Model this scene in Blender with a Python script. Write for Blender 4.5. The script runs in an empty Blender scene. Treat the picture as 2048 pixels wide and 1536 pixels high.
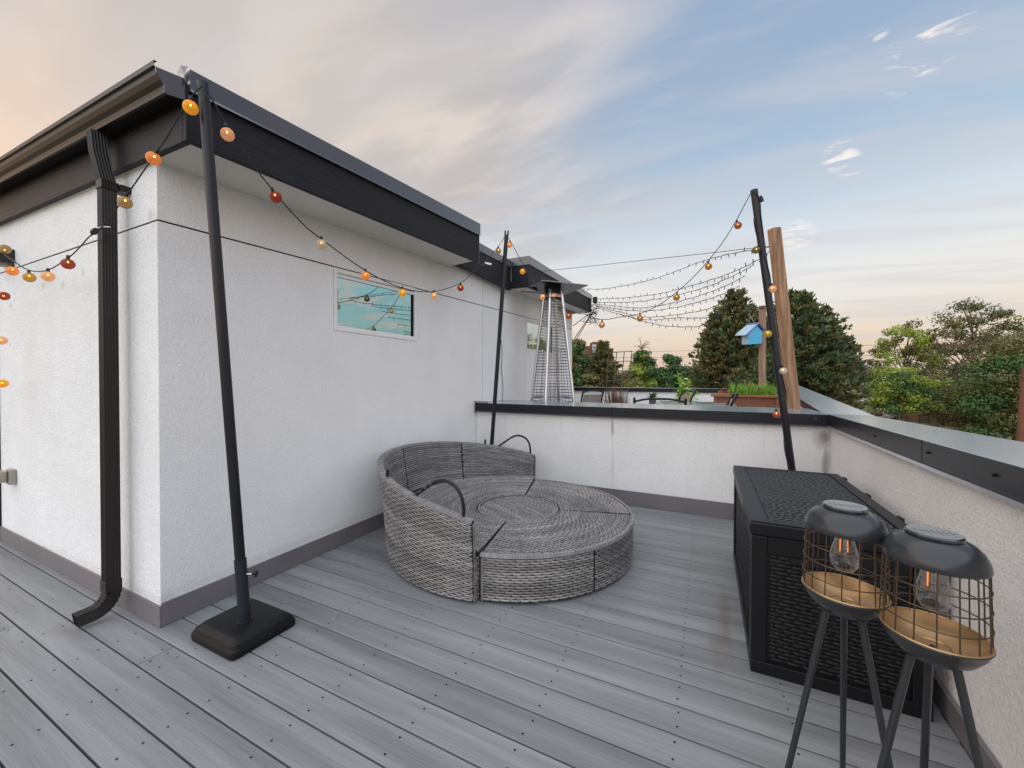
import bpy, math, random
from mathutils import Vector, Matrix
random.seed(7)
R = math.radians
D = bpy.data
scene = bpy.context.scene
COL = scene.collection
PI = math.pi

# ------------------------------------------------------------------ camera
EYE = Vector((0, 0, 1.3))
FPX, YAW, PIT, ROL = 791.49, R(26.1526), R(-0.7191), R(0.1326)
_f = Vector((-math.sin(YAW)*math.cos(PIT), math.cos(YAW)*math.cos(PIT), math.sin(PIT)))
_r = Vector((math.cos(YAW), math.sin(YAW), 0)); _u = _r.cross(_f)
CR = _r*math.cos(ROL)+_u*math.sin(ROL); CU = _u*math.cos(ROL)-_r*math.sin(ROL); CF = _f
cam_data = D.cameras.new('camera'); cam = D.objects.new('camera', cam_data); COL.objects.link(cam)
cam_data.sensor_width = 36; cam_data.lens = 36*FPX/2048
cam_data.clip_start = 0.05; cam_data.clip_end = 3000
cam.matrix_world = Matrix(((CR.x, CU.x, -CF.x, EYE.x), (CR.y, CU.y, -CF.y, EYE.y), (CR.z, CU.z, -CF.z, EYE.z), (0, 0, 0, 1)))
scene.camera = cam

# survey helpers: where a sight line meets a plane of the place
def ray(x, y): return CF + CR*((x-1024)/FPX) - CU*((y-768)/FPX)
def onx(x, y, X): d = ray(x, y); return EYE + d*(X/d.x)
def ony(x, y, Y): d = ray(x, y); return EYE + d*(Y/d.y)
def onz(x, y, Z): d = ray(x, y); return EYE + d*((Z-1.3)/d.z)
def atd(x, y, dist): return EYE + ray(x, y)*dist

# ------------------------------------------------------------------ sky and sun
SUN_DIR = Vector((0.00, -0.40, 0.62)).normalized()
SUN_EL = math.asin(SUN_DIR.z)
SUN_AZ = math.atan2(SUN_DIR.x, SUN_DIR.y)
W = D.worlds.new('World'); scene.world = W; W.use_nodes = True
def srgb(r, g, b):
    f = lambda c: (c/255/12.92 if c <= 10 else ((c/255+.055)/1.055)**2.4)
    return (f(r), f(g), f(b), 1)

def build_sky():
    nt = W.node_tree; nt.nodes.clear(); L = nt.links.new
    def n(t, **k):
        o = nt.nodes.new(t)
        for a, b in k.items(): setattr(o, a, b)
        return o
    def math_(op, a, b=None, c=None, clamp=False):
        o = n('ShaderNodeMath', operation=op, use_clamp=clamp)
        for i, v in enumerate((a, b, c)):
            if v is None: continue
            if isinstance(v, (int, float)): o.inputs[i].default_value = v
            else: L(v, o.inputs[i])
        return o.outputs[0]
    def mix(f, a, b):
        o = n('ShaderNodeMix', data_type='RGBA')
        for i, v in ((0, f), (6, a), (7, b)):
            if isinstance(v, (int, float, tuple)): o.inputs[i].default_value = v
            else: L(v, o.inputs[i])
        return o.outputs[2]
    def ramp(v, stops, interp='LINEAR'):
        o = n('ShaderNodeValToRGB'); o.color_ramp.interpolation = interp
        e = o.color_ramp.elements
        e[0].position, e[0].color = stops[0]; e[1].position, e[1].color = stops[-1]
        for p, c in stops[1:-1]: x = e.new(p); x.color = c
        L(v, o.inputs[0]); return o.outputs[0]
    def smooth(v, a, b):
        o = n('ShaderNodeMapRange', interpolation_type='SMOOTHSTEP'); L(v, o.inputs[0])
        o.inputs[1].default_value = a; o.inputs[2].default_value = b
        return o.outputs[0]
    geo = n('ShaderNodeTexCoord').outputs['Generated']
    sep = n('ShaderNodeSeparateXYZ'); L(geo, sep.inputs[0])
    z = sep.outputs[2]
    sky = n('ShaderNodeTexSky', sky_type='NISHITA', sun_disc=False)
    sky.sun_elevation = SUN_EL; sky.sun_rotation = SUN_AZ
    sky.air_density = 1.2; sky.dust_density = 2.5; sky.ozone_density = 2
    nk = n('ShaderNodeVectorMath', operation='SCALE'); L(sky.outputs[0], nk.inputs[0]); nk.inputs['Scale'].default_value = 0.10
    clear = ramp(z, [(0, srgb(222, 192, 176)), (.05, srgb(234, 206, 180)), (.10, srgb(239, 221, 199)), (.16, srgb(241, 234, 225)), (.22, srgb(238, 237, 234)),
                     (.30, srgb(219, 227, 233)), (.40, srgb(181, 202, 222)), (.56, srgb(160, 181, 207)), (1, srgb(138, 161, 194))])
    base = mix(.12, clear, nk.outputs[0])
    # thin cloud layer: coordinates on a flat layer far overhead
    zz = math_('MAXIMUM', math_('ADD', z, .12), .05)
    dv = n('ShaderNodeVectorMath', operation='DIVIDE'); L(geo, dv.inputs[0])
    cz = n('ShaderNodeCombineXYZ'); [L(zz, cz.inputs[i]) for i in range(3)]; L(cz.outputs[0], dv.inputs[1])
    def noise(rot, sx, sy, scale, detail, rough=.55, off=(0, 0, 0), dist=0):
        m = n('ShaderNodeMapping'); L(dv.outputs[0], m.inputs[0])
        m.inputs['Rotation'].default_value = (0, 0, R(rot)); m.inputs['Scale'].default_value = (sx, sy, 0); m.inputs['Location'].default_value = off
        t = n('ShaderNodeTexNoise'); L(m.outputs[0], t.inputs[0])
        t.inputs['Scale'].default_value = scale; t.inputs['Detail'].default_value = detail; t.inputs['Roughness'].default_value = rough
        t.inputs['Distortion'].default_value = dist
        return t.outputs[0]
    def near(d, a, b):
        o = n('ShaderNodeVectorMath', operation='DOT_PRODUCT'); L(geo, o.inputs[0]); o.inputs[1].default_value = d
        return smooth(o.outputs['Value'], math.cos(R(a)), math.cos(R(b)))
    big = noise(38, .55, 1.5, 1.1, 5, .5, (3.1, 1.7, 0), .4)
    soft = noise(38, .7, 1.6, 2.2, 6, .5, (7.3, 2.2, 0), .3)
    # how far towards the sunset side of the sky, where the veil is
    dp = n('ShaderNodeVectorMath', operation='DOT_PRODUCT'); L(geo, dp.inputs[0]); dp.inputs[1].default_value = ray(150, -260).normalized()
    west = dp.outputs['Value']
    veil = smooth(math_('ADD', west, math_('MULTIPLY', math_('SUBTRACT', big, .5), .80)), .47, .90)
    warm = mix(smooth(soft, .42, .64), srgb(190, 184, 183), srgb(229, 216, 206))
    warm = mix(math_('MULTIPLY', smooth(west, .72, 1.0), .6), warm, srgb(214, 202, 191))
    s1 = mix(math_('MULTIPLY', veil, .93), base, warm)
    # second, thinner streaky veil across the blue
    st = noise(30, .5, 2.2, 1.5, 6, .55, (1.2, 5.5, 0), .5)
    thin = math_('MULTIPLY', smooth(st, .42, .68), .46)
    s2 = mix(thin, s1, srgb(205, 204, 209))
    # the band of afterglow low over the sunset, behind the house
    glow = math_('MULTIPLY', near((-.935, -.355, .03), 68, 8), smooth(z, .62, .05))
    s2 = mix(math_('MULTIPLY', glow, .85), s2, (1.45, .93, .56, 1))
    # small bright puffs catching the last light, in their own parts of the sky
    fine = noise(58, 1, 1.9, 7.0, 7, .62, (0.4, .2, 0), .5)
    out = s2
    for (x, y, a, th) in ((1872, 72, 3.4, .50), (1822, 134, 3.0, .50), (1772, 68, 2.2, .56), (1940, 76, 1.9, .56), (1680, 312, 2.2, .47),
                          (1700, 330, 1.8, .50), (1592, 470, 2.6, .44), (1690, 60, 2.0, .58)):
        msk = math_('MULTIPLY', near(tuple(ray(x, y).normalized()), a*.8, a*.1), smooth(fine, th, th+.13))
        out = mix(math_('MULTIPLY', msk, .92), out, srgb(246, 238, 234))
    # sunlit cumulus over the eastern side, seen in the window glass
    cum = noise(10, 1, 1.5, 2.3, 8, .6, (5, 1, 0), .3)
    ed = n('ShaderNodeVectorMath', operation='DOT_PRODUCT'); L(geo, ed.inputs[0]); ed.inputs[1].default_value = (.90, .43, 0)
    em = math_('MULTIPLY', smooth(ed.outputs['Value'], .83, .92), smooth(cum, .49, .56))
    out = mix(math_('MULTIPLY', em, .8), out, (1.35, .74, .62, 1))
    bg = n('ShaderNodeBackground'); L(out, bg.inputs[0]); bg.inputs[1].default_value = .58
    L(bg.outputs[0], n('ShaderNodeOutputWorld').inputs[0])
build_sky()

sun_data = D.lights.new('sun', 'SUN'); sun = D.objects.new('sun', sun_data); COL.objects.link(sun)
sun_data.energy = 1.5; sun_data.angle = R(118); sun_data.color = (.98, .99, 1.0)
sun.rotation_euler = (-SUN_DIR).to_track_quat('-Z', 'Y').to_euler(); sun.location = (-20, -14, 14)

vs = scene.view_settings
vs.view_transform = 'Standard'; vs.look = 'None'; vs.exposure = 0.86; vs.gamma = 1; vs.use_curve_mapping = False

# ------------------------------------------------------------------ materials
MATS = {}
def material(name, color, rough=.5, metal=0, spec=.5, var=.0, vscale=8, stretch=(1, 1, 1), bump=0, bscale=100, bstretch=(1, 1, 1),
             dark=None, island=0, objrand=0, emit=0, coat=0, transl=0, detail=5):
    m = D.materials.new(name); MATS[name] = m; m.use_nodes = True
    nt = m.node_tree; L = nt.links.new; b = nt.nodes['Principled BSDF']
    b.inputs['Roughness'].default_value = rough; b.inputs['Metallic'].default_value = metal
    b.inputs['Specular IOR Level'].default_value = spec; b.inputs['Coat Weight'].default_value = coat
    b.inputs['Coat Roughness'].default_value = .15
    col = None
    tc = nt.nodes.new('ShaderNodeTexCoord')
    def mapped(s):
        mp = nt.nodes.new('ShaderNodeMapping'); L(tc.outputs['Object'], mp.inputs[0]); mp.inputs['Scale'].default_value = s
        return mp
    if var:
        mp = mapped(stretch)
        if objrand:
            oi = nt.nodes.new('ShaderNodeObjectInfo'); sc = nt.nodes.new('ShaderNodeVectorMath'); sc.operation = 'SCALE'
            cx = nt.nodes.new('ShaderNodeCombineXYZ')
            for i in range(3): L(oi.outputs['Random'], cx.inputs[i])
            L(cx.outputs[0], sc.inputs[0]); sc.inputs['Scale'].default_value = 37
            L(sc.outputs[0], mp.inputs['Location'])
        t = nt.nodes.new('ShaderNodeTexNoise'); L(mp.outputs[0], t.inputs[0])
        t.inputs['Scale'].default_value = vscale; t.inputs['Detail'].default_value = detail; t.inputs['Roughness'].default_value = .6
        rp = nt.nodes.new('ShaderNodeValToRGB'); L(t.outputs[0], rp.inputs[0])
        c2 = dark or tuple(c*(1-var) for c in color)
        c1 = tuple(min(1, c*(1+var*.6)) for c in color)
        rp.color_ramp.elements[0].position = .32; rp.color_ramp.elements[0].color = (*c2, 1)
        rp.color_ramp.elements[1].position = .68; rp.color_ramp.elements[1].color = (*c1, 1)
        col = rp.outputs[0]
    if island or objrand:
        h = nt.nodes.new('ShaderNodeHueSaturation')
        if col: L(col, h.inputs['Color'])
        else: h.inputs['Color'].default_value = (*color, 1)
        src = nt.nodes.new('ShaderNodeNewGeometry').outputs['Random Per Island'] if island else nt.nodes.new('ShaderNodeObjectInfo').outputs['Random']
        mr = nt.nodes.new('ShaderNodeMapRange'); L(src, mr.inputs[0]); a = island or objrand
        mr.inputs[3].default_value = 1-a; mr.inputs[4].default_value = 1+a
        L(mr.outputs[0], h.inputs['Value']); col = h.outputs[0]
    if col: L(col, b.inputs['Base Color'])
    else: b.inputs['Base Color'].default_value = (*color, 1)
    if bump:
        mp = mapped(bstretch)
        t = nt.nodes.new('ShaderNodeTexNoise'); L(mp.outputs[0], t.inputs[0])
        t.inputs['Scale'].default_value = bscale; t.inputs['Detail'].default_value = 3
        bn = nt.nodes.new('ShaderNodeBump'); L(t.outputs[0], bn.inputs['Height'])
        bn.inputs['Strength'].default_value = 1; bn.inputs['Distance'].default_value = bump
        L(bn.outputs[0], b.inputs['Normal'])
    if emit:
        b.inputs['Emission Strength'].default_value = emit
        if col: L(col, b.inputs['Emission Color'])
        else: b.inputs['Emission Color'].default_value = (*color, 1)
    if transl:
        out = nt.nodes['Material Output']; mx = nt.nodes.new('ShaderNodeMixShader'); tr = nt.nodes.new('ShaderNodeBsdfTranslucent')
        if col: L(col, tr.inputs[0])
        else: tr.inputs[0].default_value = (*color, 1)
        mx.inputs[0].default_value = transl; L(b.outputs[0], mx.inputs[1]); L(tr.outputs[0], mx.inputs[2]); L(mx.outputs[0], out.inputs[0])
    return m

def stained_stucco(name, color):
    """sand-finish stucco with blotchy tone, and rain stains at given spots"""
    m = material(name, color, .92, spec=.25, var=.05, vscale=1.6, bump=.0042, bscale=170)
    nt = m.node_tree; L = nt.links.new; b = nt.nodes['Principled BSDF']
    # finer grain in the relief
    t = nt.nodes.new('ShaderNodeTexNoise'); tc = nt.nodes.new('ShaderNodeTexCoord'); L(tc.outputs['Object'], t.inputs[0])
    t.inputs['Scale'].default_value = 62; t.inputs['Detail'].default_value = 3; t.inputs['Roughness'].default_value = .7
    old = b.inputs['Normal'].links[0].from_node
    bn = nt.nodes.new('ShaderNodeBump'); L(t.outputs[0], bn.inputs['Height']); bn.inputs['Distance'].default_value = .0055
    L(old.outputs[0], bn.inputs['Normal']); L(bn.outputs[0], b.inputs['Normal'])
    # sand grains of slightly different tone
    g = nt.nodes.new('ShaderNodeTexNoise'); L(tc.outputs['Object'], g.inputs[0]); g.inputs['Scale'].default_value = 120; g.inputs['Detail'].default_value = 2
    mr = nt.nodes.new('ShaderNodeMapRange'); L(g.outputs[0], mr.inputs[0]); mr.inputs[1].default_value = .36; mr.inputs[2].default_value = .60; mr.inputs[3].default_value = .91; mr.inputs[4].default_value = 1.04
    # broad trowel passes
    w = nt.nodes.new('ShaderNodeTexNoise'); L(tc.outputs['Object'], w.inputs[0]); w.inputs['Scale'].default_value = 2.6; w.inputs['Detail'].default_value = 6
    mw = nt.nodes.new('ShaderNodeMapRange'); L(w.outputs[0], mw.inputs[0]); mw.inputs[1].default_value = .3; mw.inputs[2].default_value = .7; mw.inputs[3].default_value = .97; mw.inputs[4].default_value = 1.02
    pr = nt.nodes.new('ShaderNodeMath'); pr.operation = 'MULTIPLY'; L(mr.outputs[0], pr.inputs[0]); L(mw.outputs[0], pr.inputs[1])
    h = nt.nodes.new('ShaderNodeHueSaturation'); L(b.inputs['Base Color'].links[0].from_socket, h.inputs['Color']); L(pr.outputs[0], h.inputs['Value']); L(h.outputs[0], b.inputs['Base Color'])
    return m
def add_stain(m, spots, tint):
    """spots: (centre, half sizes) in world metres, ragged by noise"""
    nt = m.node_tree; L = nt.links.new; b = nt.nodes['Principled BSDF']
    tc = nt.nodes.new('ShaderNodeTexCoord')
    ns = nt.nodes.new('ShaderNodeTexNoise'); L(tc.outputs['Object'], ns.inputs[0]); ns.inputs['Scale'].default_value = 14; ns.inputs['Detail'].default_value = 5
    src = b.inputs['Base Color'].links[0].from_socket
    for (c, s, k) in spots:
        mp = nt.nodes.new('ShaderNodeVectorMath'); mp.operation = 'SUBTRACT'; L(tc.outputs['Object'], mp.inputs[0]); mp.inputs[1].default_value = c
        dv = nt.nodes.new('ShaderNodeVectorMath'); dv.operation = 'DIVIDE'; L(mp.outputs[0], dv.inputs[0]); dv.inputs[1].default_value = s
        ln = nt.nodes.new('ShaderNodeVectorMath'); ln.operation = 'LENGTH'; L(dv.outputs[0], ln.inputs[0])
        ad = nt.nodes.new('ShaderNodeMath'); ad.operation = 'ADD'; L(ln.outputs['Value'], ad.inputs[0]); L(ns.outputs[0], ad.inputs[1])
        mr = nt.nodes.new('ShaderNodeMapRange'); mr.interpolation_type = 'SMOOTHSTEP'; L(ad.outputs[0], mr.inputs[0])
        mr.inputs[1].default_value = .55; mr.inputs[2].default_value = 1.5; mr.inputs[3].default_value = k; mr.inputs[4].default_value = 0
        mx = nt.nodes.new('ShaderNodeMix'); mx.data_type = 'RGBA'; L(mr.outputs[0], mx.inputs[0]); L(src, mx.inputs[6]); mx.inputs[7].default_value = (*tint, 1)
        src = mx.outputs[2]
    L(src, b.inputs['Base Color'])

stucco = stained_stucco('house_stucco', (.88, .88, .885))
stucco_p = stained_stucco('parapet_stucco', (.87, .845, .825))
M = material
flashing = M('grey_flashing', (.175, .160, .170), .45, var=.12, vscale=3)
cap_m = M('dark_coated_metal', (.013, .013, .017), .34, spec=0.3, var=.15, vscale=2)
cap_top_m = M('pale_cap_metal', (.27, .32, .36), .20, metal=.35, spec=.6, var=.10, vscale=2.2)  # paler blue-grey metal, used on the upward faces of the cap sheets only
trim_m = M('slate_trim_metal', (.050, .052, .066), .22, coat=.6, spec=.6, var=.1, vscale=2)
gutter_m = M('brown_black_gutter_metal', (.017, .013, .0125), .42, spec=0.32, var=.1, vscale=4)
fascia_m = M('dark_painted_board', (.017, .0165, .021), .55, spec=0.22, var=.12, vscale=6, stretch=(1, 1, 4), bump=.004, bscale=9, bstretch=(.8, .8, 9))
soffit_m = M('cream_soffit', (.72, .68, .62), .7, var=.05, vscale=4)
joint_m = M('dark_joint', (.012, .011, .011), .9, spec=.1)
white_m = M('white_vinyl', (.80, .80, .80), .35, var=.03)
black_m = M('black_powder_coat', (.014, .014, .017), .38, spec=0.3, var=.1, vscale=20)
pole_m = M('dark_pole_coating', (.013, .0135, .018), .35, spec=0.35, var=.2, vscale=9, stretch=(1, 1, .3))
sleeve_m = M('slate_sleeve_coating', (.020, .023, .031), .4, spec=0.3, var=.1)
basep_m = M('black_resin', (.009, .0085, .0085), .48, spec=0.22, var=.2, vscale=12, bump=.0004, bscale=300)
steel_m = M('brushed_steel', (.62, .62, .64), .28, metal=1, var=.1, vscale=30, stretch=(1, 1, .05))
guard_m = M('guard_wire_steel', (.16, .16, .165), .35, metal=.8)
hood_m = M('dull_hood_steel', (.26, .25, .25), .42, metal=.9)
galv_m = M('bright_zinc', (.70, .70, .72), .35, metal=1)
copper_m = M('heat_tinted_copper', (.62, .36, .24), .35, metal=1)
cable_m = M('black_cable', (.012, .012, .013), .55)
wood_m = M('weathered_post_wood', (.37, .22, .125), .75, var=.3, dark=(.17, .085, .042), vscale=4.5, stretch=(9, 9, .45), bump=.004, bscale=10, bstretch=(6, 6, .4))
wood2_m = M('grey_brown_post_wood', (.30, .19, .12), .8, var=.4, vscale=4, stretch=(6, 6, .5), bump=.003, bscale=12, bstretch=(6, 6, .5))
planter_m = M('red_brown_planter_wood', (.24, .085, .04), .6, var=.4, vscale=5, stretch=(.6, .6, 7), objrand=.15)
wicker_m = M('grey_wicker_strand', (.225, .211, .204), .5, var=.22, vscale=2.6, stretch=(1, 1, 5), island=.22)
wicker_rim_m = M('wicker_binding', (.27, .256, .247), .5, var=.12, vscale=9, island=.18)
wicker_back_m = M('wicker_backing', (.012, .011, .011), .8)
def row_tone(m):
    nt = m.node_tree; L = nt.links.new; b = nt.nodes['Principled BSDF']; at = nt.nodes.new('ShaderNodeAttribute'); at.attribute_name = 'row_tone'
    h = nt.nodes.new('ShaderNodeHueSaturation'); L(b.inputs['Base Color'].links[0].from_socket, h.inputs['Color']); L(at.outputs['Fac'], h.inputs['Value']); L(h.outputs[0], b.inputs['Base Color'])
row_tone(wicker_m)
resin_m = M('charcoal_resin', (.0075, .0075, .009), .40, spec=0.3, var=.1, vscale=6)
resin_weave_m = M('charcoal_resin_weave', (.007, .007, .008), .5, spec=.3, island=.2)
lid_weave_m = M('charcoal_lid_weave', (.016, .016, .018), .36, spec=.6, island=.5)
lantern_m = M('slate_enamel', (.024, .027, .031), .32, spec=0.4, var=.18, vscale=9, coat=.25)
gold_m = M('gold_lacquer', (.54, .33, .155), .38, metal=.75, var=.1, vscale=6)
wire_m = M('bronze_black_wire', (.10, .07, .045), .38, metal=.6)
solar_m = M('solar_cell', (.018, .022, .035), .15, coat=.5)
fil_m = M('glowing_filament', (1.0, .27, .05), .5, emit=.45)
cell_line_m = M('solar_grid_line', (.30, .28, .24), .5)
plug_m = M('black_plug', (.015, .014, .014), .5)
tag_m = M('white_paper_tag', (.8, .78, .76), .7)
wall_lamp_m = M('black_lamp_housing', (.012, .012, .014), .45)
outlet_m = M('grey_plastic_cover', (.42, .38, .33), .3, transl=.2)
bird_blue_m = M('turquoise_paint', (.09, .46, .72), .5, var=.1)
bird_pale_m = M('pale_blue_paint', (.24, .50, .66), .5, var=.3, vscale=22, dark=(.36, .36, .36))
bird_purple_m = M('violet_paint', (.16, .14, .42), .5)
sling_m = M('tan_chair_sling', (.36, .24, .17), .7)
mesh_m = M('grey_sling_mesh', (.34, .31, .28), .7, var=.2, vscale=40)
glassy_table_m = M('pale_glass_table', (.35, .42, .42), .08)
trellis_m = M('rusty_trellis_metal', (.10, .075, .055), .6)
soil_m = M('potting_soil', (.03, .022, .016), .9)
pot_m = M('glazed_pot', (.10, .085, .08), .5)
reed_m = M('red_brown_reed', (.16, .075, .05), .7, island=.3)
grass_m = M('fresh_grass_blade', (0.213, 0.375, 0.044), .5, island=.3, transl=.3)
leafy_m = M('lime_leaf', (0.338, 0.575, 0.075), .45, island=.3, transl=.35)
yellow_leaf_m = M('yellowing_leaf', (.50, .38, .06), .5, island=.2, transl=.3)
red_fl_m = M('red_petal', (.55, .05, .03), .5)
yel_fl_m = M('yellow_petal', (.75, .42, .03), .5)
vio_fl_m = M('violet_petal', (.06, .03, .14), .5)
ground_m = M('dry_lawn', (.10, .11, .05), .95, var=.4, vscale=.15)
road_m = M('asphalt', (.055, .055, .06), .9, var=.2, vscale=.4)
bark_m = M('tree_bark', (.10, .075, .055), .9, var=.4, vscale=3, stretch=(3, 3, .6))
pale_bark_m = M('pale_bark', (.26, .19, .15), .9, var=.3, vscale=2)
pine_m = M('pine_needles', (0.182, 0.190, 0.078), .7, var=.5, vscale=.35, dark=(.12, .080, .034), island=.5, transl=.2)
pine2_m = M('blue_green_needles', (0.114, 0.162, 0.074), .7, var=.3, vscale=.4, island=.45, transl=.2)
leaf_m = M('deep_green_leaf', (0.078, 0.157, 0.044), .6, var=.4, vscale=.4, island=.4, transl=.3)
leaf_y_m = M('yellow_green_leaf', (0.325, 0.405, 0.060), .6, var=.4, vscale=.35, island=.4, transl=.35)
leaf_o_m = M('olive_leaf', (0.184, 0.193, 0.056), .6, var=.45, vscale=.3, dark=(.11, .070, .030), island=.4, transl=.3)
leaf_c_m = M('cottonwood_leaf', (0.124, 0.140, 0.060), .6, var=.45, vscale=.25, island=.4, transl=.25)
twig_m = M('dead_twig', (.20, .13, .10), .9)
brick_m = M('far_red_brick', (.16, .075, .062), .9, var=.15, vscale=.3)
far_white_m = M('far_white_wall', (.62, .60, .58), .9)
far_roof_m = M('far_grey_roof', (.10, .11, .13), .9)
far_teal_m = M('far_teal_glass', (.10, .26, .30), .3)
far_win_m = M('far_dark_window', (.03, .03, .035), .3)
fence_m = M('rusty_fence_board', (.17, .07, .04), .85, var=.3, vscale=.6)
fence_d_m = M('dark_fence_board', (.06, .035, .028), .85, var=.3, vscale=.6)
car_red_m = M('dark_red_car_paint', (.05, .012, .014), .25, coat=.6)
car_sil_m = M('silver_car_paint', (.30, .32, .35), .3, coat=.6)
car_glass_m = M('car_glass', (.015, .018, .022), .08)
tyre_m = M('tyre_rubber', (.02, .02, .02), .8)
tail_m = M('tail_lamp_plastic', (.45, .02, .02), .3)
membrane_m = M('roof_membrane', (.30, .29, .28), .85, var=.15, vscale=2)

def deck_material():
    m = M('composite_deck_board', (.245, .251, .260), .46, spec=.35, var=.34, vscale=1.0, stretch=(.55, 9, 1), objrand=.07, bump=.0007, bscale=3.5, bstretch=(2, 75, 1), detail=7)
    nt = m.node_tree; L = nt.links.new; b = nt.nodes['Principled BSDF']
    # fine embossed grain lines
    tc = nt.nodes.new('ShaderNodeTexCoord'); mp = nt.nodes.new('ShaderNodeMapping'); L(tc.outputs['Object'], mp.inputs[0]); mp.inputs['Scale'].default_value = (1.6, 120, 1)
    t = nt.nodes.new('ShaderNodeTexNoise'); L(mp.outputs[0], t.inputs[0]); t.inputs['Scale'].default_value = 2; t.inputs['Detail'].default_value = 4; t.inputs['Distortion'].default_value = .6
    src = b.inputs['Base Color'].links[0].from_socket
    mr = nt.nodes.new('ShaderNodeMapRange'); L(t.outputs[0], mr.inputs[0]); mr.inputs[1].default_value = .36; mr.inputs[2].default_value = .58; mr.inputs[3].default_value = .30; mr.inputs[4].default_value = 0
    mx = nt.nodes.new('ShaderNodeMix'); mx.data_type = 'RGBA'; mx.blend_type = 'MULTIPLY'; L(mr.outputs[0], mx.inputs[0]); L(src, mx.inputs[6]); mx.inputs[7].default_value = (.50, .50, .53, 1)
    L(mx.outputs[2], b.inputs['Base Color'])
    return m
deck_m = deck_material()

add_stain(deck_m, [((.10, 2.45, 0), (.045, .50, 1), .55), ((.06, 2.15, 0), (.05, .30, 1), .35), ((-2.95, .80, 0), (.16, .07, 1), .35)], (.16, .115, .085))
def window_glass(name='tinted_reflective_glass', tint=(.31, .58, .63, 1)):
    m = D.materials.new(name); m.use_nodes = True; nt = m.node_tree; nt.nodes.clear(); L = nt.links.new
    g = nt.nodes.new('ShaderNodeBsdfGlossy'); g.inputs['Color'].default_value = tint; g.inputs['Roughness'].default_value = .01
    d = nt.nodes.new('ShaderNodeBsdfDiffuse'); d.inputs['Color'].default_value = (.05, .13, .14, 1)
    x = nt.nodes.new('ShaderNodeMixShader'); x.inputs[0].default_value = .82; L(d.outputs[0], x.inputs[1]); L(g.outputs[0], x.inputs[2])
    L(x.outputs[0], nt.nodes.new('ShaderNodeOutputMaterial').inputs[0]); return m
pane_m = window_glass()
pane2_m = window_glass('pale_reflective_glass', (.72, .80, .82, 1))
def clear_glass():
    m = D.materials.new('clear_bulb_glass'); m.use_nodes = True; nt = m.node_tree; nt.nodes.clear(); L = nt.links.new
    g = nt.nodes.new('ShaderNodeBsdfGlossy'); g.inputs['Roughness'].default_value = .03
    t = nt.nodes.new('ShaderNodeBsdfTransparent'); t.inputs[0].default_value = (.95, .95, .95, 1)
    fr = nt.nodes.new('ShaderNodeLayerWeight'); fr.inputs[0].default_value = .35
    mr = nt.nodes.new('ShaderNodeMapRange'); L(fr.outputs['Facing'], mr.inputs[0]); mr.inputs[3].default_value = .06; mr.inputs[4].default_value = .75
    x = nt.nodes.new('ShaderNodeMixShader'); L(mr.outputs[0], x.inputs[0]); L(t.outputs[0], x.inputs[1]); L(g.outputs[0], x.inputs[2])
    L(x.outputs[0], nt.nodes.new('ShaderNodeOutputMaterial').inputs[0]); return m
glass_m = clear_glass()
def globe_material(name, c, glow):
    """thread-wound ball: translucent shell, threads in the colour, lamp showing through"""
    m = D.materials.new(name); m.use_nodes = True; nt = m.node_tree; L = nt.links.new; b = nt.nodes['Principled BSDF']
    tc = nt.nodes.new('ShaderNodeTexCoord'); wv = nt.nodes.new('ShaderNodeTexNoise'); L(tc.outputs['Object'], wv.inputs[0])
    mp = nt.nodes.new('ShaderNodeMapping'); L(tc.outputs['Object'], mp.inputs[0]); mp.inputs['Scale'].default_value = (1, 1, 6); mp.inputs['Rotation'].default_value = (.6, .4, 0); L(mp.outputs[0], wv.inputs[0])
    wv.inputs['Scale'].default_value = 60; wv.inputs['Detail'].default_value = 2
    rp = nt.nodes.new('ShaderNodeValToRGB'); L(wv.outputs[0], rp.inputs[0])
    rp.color_ramp.elements[0].position = .35; rp.color_ramp.elements[0].color = tuple(v*.62 for v in c)+(1,)
    rp.color_ramp.elements[1].position = .6; rp.color_ramp.elements[1].color = (*c, 1)
    L(rp.outputs[0], b.inputs['Base Color']); L(rp.outputs[0], b.inputs['Emission Color'])
    b.inputs['Emission Strength'].default_value = glow*.9; b.inputs['Roughness'].default_value = .55
    tr = nt.nodes.new('ShaderNodeBsdfTransparent'); tr.inputs[0].default_value = (1, .85, .6, 1)
    tl = nt.nodes.new('ShaderNodeBsdfTranslucent'); L(rp.outputs[0], tl.inputs[0])
    x1 = nt.nodes.new('ShaderNodeMixShader'); x1.inputs[0].default_value = .35; L(b.outputs[0], x1.inputs[1]); L(tl.outputs[0], x1.inputs[2])
    x = nt.nodes.new('ShaderNodeMixShader'); x.inputs[0].default_value = .22; L(x1.outputs[0], x.inputs[1]); L(tr.outputs[0], x.inputs[2])
    L(x.outputs[0], nt.nodes['Material Output'].inputs[0]); return m
GLOBE = {k: globe_material('globe_'+k, c, g) for k, c, g in (
    ('orange', (.80, .30, .09), .28), ('yellow', (.78, .40, .03), .30), ('peach', (.80, .46, .27), .22), ('red', (.33, .03, .03), .16),
    ('tan', (.44, .31, .17), .10), ('cream', (.60, .54, .44), .08), ('amber', (.42, .20, .035), .14), ('rust', (.36, .075, .03), .20),
    ('olive', (.20, .17, .09), .03), ('rose', (.42, .13, .10), .03), ('mustard', (.58, .38, .07), .10), ('lemon', (.58, .44, .07), .04), ('white', (.72, .66, .58), .04))}
led_m = M('warm_led', (1.0, .55, .12), .5, emit=9)

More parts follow.
